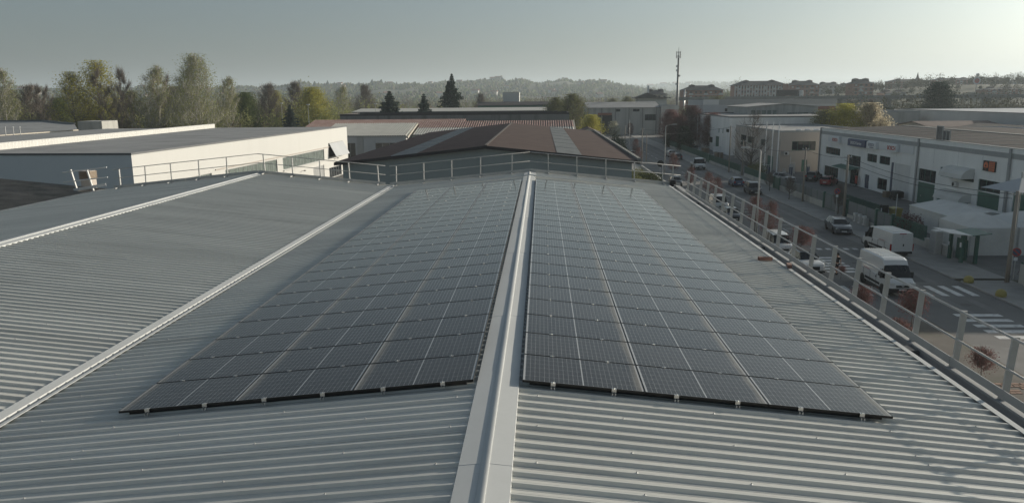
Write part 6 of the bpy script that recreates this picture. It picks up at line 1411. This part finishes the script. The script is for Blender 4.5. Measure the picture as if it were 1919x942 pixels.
apartments(1214,1252,180,169,540,M['cream'],'small apartment house with brown roof left of the mast',2,M['slate'])
apartments(1379,1476,178,153,560,M['brick'],'long brick and white apartment block with vertical bands and hipped roof',4,M['slate'],bays=18)
b = MB(); b.box(at(1468,559)-0,at(1477,559),558.2,559.2,terrain(at(1470,560),560)+2,14.4+(182-4.8-158)/1437*560); o = b.build('brick_gable', M['brick']); tag(o,'sunlit orange end wall of the long brick and white apartment block','wall')
apartments(1482,1536,176,153,590,M['brick'],'brick apartment block with stepped roof right of the long block',4,M['slate'])
apartments(1537,1578,172,156,660,M['pale'],'pale apartment block behind the brick blocks, left',3,M['slate']); apartments(1600,1638,176,150,560,M['brick'],'tall brick apartment block with cream balcony bands',5,M['slate'])
apartments(1582,1600,174,158,680,M['pale'],'small pale block beside the tall brick apartments',3,M['slate']); apartments(1670,1742,168,150,760,M['brick'],'far apartment row with dark roofs below the spire',4,M['slate'])
apartments(1752,1830,168,148,780,M['brick'],'far brick apartment row right of the spire',4,M['slate']); apartments(1832,1886,168,147,740,M['brick'],'far apartment row near the right edge',4,M['slate']); apartments(1888,1960,172,152,680,M['cream'],'apartment house at the right edge of the picture',4,M['slate']); apartments(1850,1915,186,164,560,M['brick'],'lower brick apartment house near the right edge',3,M['slate']); apartments(1660,1700,182,170,560,M['pale'],'low pale house row below the far apartments',2,M['slate'])
t = thing('church_spire',(at(1718,800),800,terrain(at(1718,800),800)-1),0,'thin church spire on the skyline at the right','spire'); b = MB(); b.box(-1.4,1.4,-1.4,1.4,0,8); b.build('tower', M['pale'], t); b = MB(); b._add([(-1.5,-1.5,8),(1.5,-1.5,8),(1.5,1.5,8),(-1.5,1.5,8),(0,0,17)],[(0,1,4),(1,2,4),(2,3,4),(3,0,4),(3,2,1,0)]); b.build('steeple', M['slate'], t)
t = thing('round_sign_tower',(at(1829,560),560,terrain(at(1829,560),560)),0,'tall post with white and red oval sign on the hill','sign'); b = MB(); b.tube([(0,0,-2),(0,0,9)],.25,8); b.build('post', M['galv'], t); b = MB(); b.lathe([(2.6,-.3),(2.6,-.1)],(0,0,10),20,'y'); b.build('disc', M['sign_white'], t); b = MB(); b.lathe([(1.7,-.4),(1.7,-.31)],(0,0,10),20,'y'); b.build('emblem', M['red_paint'], t)
t = thing('water_tower',(at(1830,900),900,terrain(at(1830,900),900)),0,'small water tower on the skyline above the far apartments','tower'); b = MB(); b.tube([(0,0,0),(0,0,12)],.4,8); b.build('shaft', M['pale'], t); b = MB(); b.lathe([(.8,11.5),(1.9,12.5),(1.9,14.2),(.5,15)],n=14); b.build('tank', M['pale'], t)
# houses on the hills
rh = random.Random(5); hl = 0; spots = []
for i in range(34):
    px = rh.uniform(60,1150); y = rh.uniform(1750,2560); spots.append((px,y))
spots += [(1216,5200),(1240,5150),(1262,5220),(1285,5180)]
def where(px): return 'far left' if px < 250 else ('left' if px < 560 else ('centre left' if px < 760 else ('centre' if px < 960 else ('centre right' if px < 1120 else 'right'))))
cnt = {}
for (px,y) in sorted(spots):
    x = y*math.tan(math.atan((px-959.5)/1437)-_yaw); z = terrain(x,y); w_ = where(px); cnt[w_] = cnt.get(w_,0)+1
    s = rh.uniform(.9,1.5)*(1 if y < 3000 else 2.2)
    t = thing('hill_house',(x,y,z),rh.uniform(-.5,.5),f'{ORD[cnt[w_]-1]} tiny pale house from the left on the {w_} hillside','house','houses on the hills'); t.scale = (s,s,s)
    b = MB(); b.box(-6,6,-4.5,4.5,-2,6.5); b.build('wall', M['cream'] if rh.random() < .5 else M['pale'], t); b = MB(); b.prism([(-5.2,6.4),(5.2,6.4),(0,9.2)],-6.6,6.6,axis='x'); b.build('roof', M['terracotta'], t)
t = thing('hilltop_castle',(at(936,2560),2560,terrain(at(936,2560),2560)-1),0,'hilltop church with tower on the centre skyline','church'); b = MB(); b.box(-9,9,-6,6,0,11); b.build('nave', M['cream'], t); b = MB(); b.box(10,15,-3,3,0,17); b.build('tower', M['cream'], t); b = MB(); b.prism([(-7,11),(7,11),(0,15)],-10,9.5,axis='x'); b.build('roof', M['terracotta'], t)
t = thing('hilltop_house',(at(1060,2560),2560,terrain(at(1060,2560),2560)-1),0,'cluster house on the hilltop right of centre','house'); b = MB(); b.box(-16,10,-6,6,0,9); b.build('wall', M['cream'], t); b = MB(); b.box(-8,-2,-5,5,9.01,14); b.build('upper_wall', M['cream'], t); b = MB(); b.prism([(-7,9),(7,9),(0,12)],-1.9,11,axis='x'); b.build('roof', M['terracotta'], t)
# telecom mast, chimney, villa
t = thing('telecom_mast',(57.3,333,0),0,'tall grey telecom mast with antennas right of centre','mast'); b = MB(); b.tube([(0,0,0),(0,0,12),(0,0,31)],[.62,.52,.34],12); b.build('pole', M['galv_dark'], t, smooth=True)
b = MB(); b.tube([(0,0,31),(0,0,34.2)],.07,6); b.build('rod', M['galv_dark'], t)
for k in range(3):
    a = k*2.1+.4; b = MB(); b.bbox(.85*math.cos(a)-.2,.85*math.cos(a)+.2,.85*math.sin(a)-.15,.85*math.sin(a)+.15,29.8,32.6,.05); b.build('antenna', M['pale'], t); b = MB(); b.bar((0,0,30.3),(.8*math.cos(a),.8*math.sin(a),30.3),.08); b.bar((0,0,32),(.8*math.cos(a),.8*math.sin(a),32),.08); b.build('bracket', M['galv'], t)
for (z_,a) in ((26.5,PI),(24.8,2.6),(22.6,.3),(19.2,PI)): b = MB(); b.lathe([(.34,-.12),(.42,.12)],(.62*math.cos(a),-.35+.3*math.sin(a),z_),14,'y'); b.build('dish', M['pale'], t)
t = thing('steel_chimney',(76.2,421,0),0,'thin gleaming steel chimney beside the telecom mast','chimney'); b = MB(); b.tube([(0,0,0),(0,0,17.6)],.42,12); b.build('flue', M['alu'], t, smooth=True)
t = thing('villa',(48,392,0),0,'low villa with flat canopy roof and white chimney above the warehouse','house'); b = MB(); b.box(0,14,0,10,0,13.2); b.build('wall', M['pale'], t); b = MB(); b.box(-2,16,-2,11,13.25,13.7); b.build('flat_roof', M['slate'], t); b = MB(); b.prism([(-1,13.75),(11,13.75),(5,16)],1,9,axis='y'); b.build('upper_roof', M['slate'], t); b = MB(); b.box(5,5.9,3,3.9,14,19.5); b.build('chimney', M['sign_white'], t)
for (x,y,h,lb) in ((at(1048,300),298,17,'slim lamp post rising behind the brick-banded hall'),(at(704,260),262,12.5,'pale lamp post before the flat-topped cedar'),(at(517,255),262,13,'thin grey post before the round green tree'),(at(566,250),258,12.5,'small white-topped post right of the dark conifer')):
    o = thing('lamp_post',(x,y,0),0,lb,'post','distant lamp posts'); b = MB(); b.tube([(0,0,0),(0,0,h)],[.12,.07],6); b.build('shaft', M['galv'], o); b = MB(); b.bbox(-.5,.5,-.2,.2,h,h+.25,.04); b.build('head', M['sign_white'], o)

# ------------------------------------------------------------------ haze
hz = MB(); hz.box(-8500,8500,-500,9200,-1.0,205); ho_ = hz.build('haze', bpy.data.materials.new('haze_air')); ho_['kind'] = 'stuff'
hm = ho_.data.materials[0]; hm.use_nodes = True; hn = hm.node_tree; hn.nodes.clear(); oo = hn.nodes.new('ShaderNodeOutputMaterial'); pvn = hn.nodes.new('ShaderNodeVolumePrincipled')
pvn.inputs['Density'].default_value = .00018; pvn.inputs['Color'].default_value = (.80,.90,.96,1); pvn.inputs['Anisotropy'].default_value = .3
hn.links.new(pvn.outputs[0], oo.inputs['Volume'])
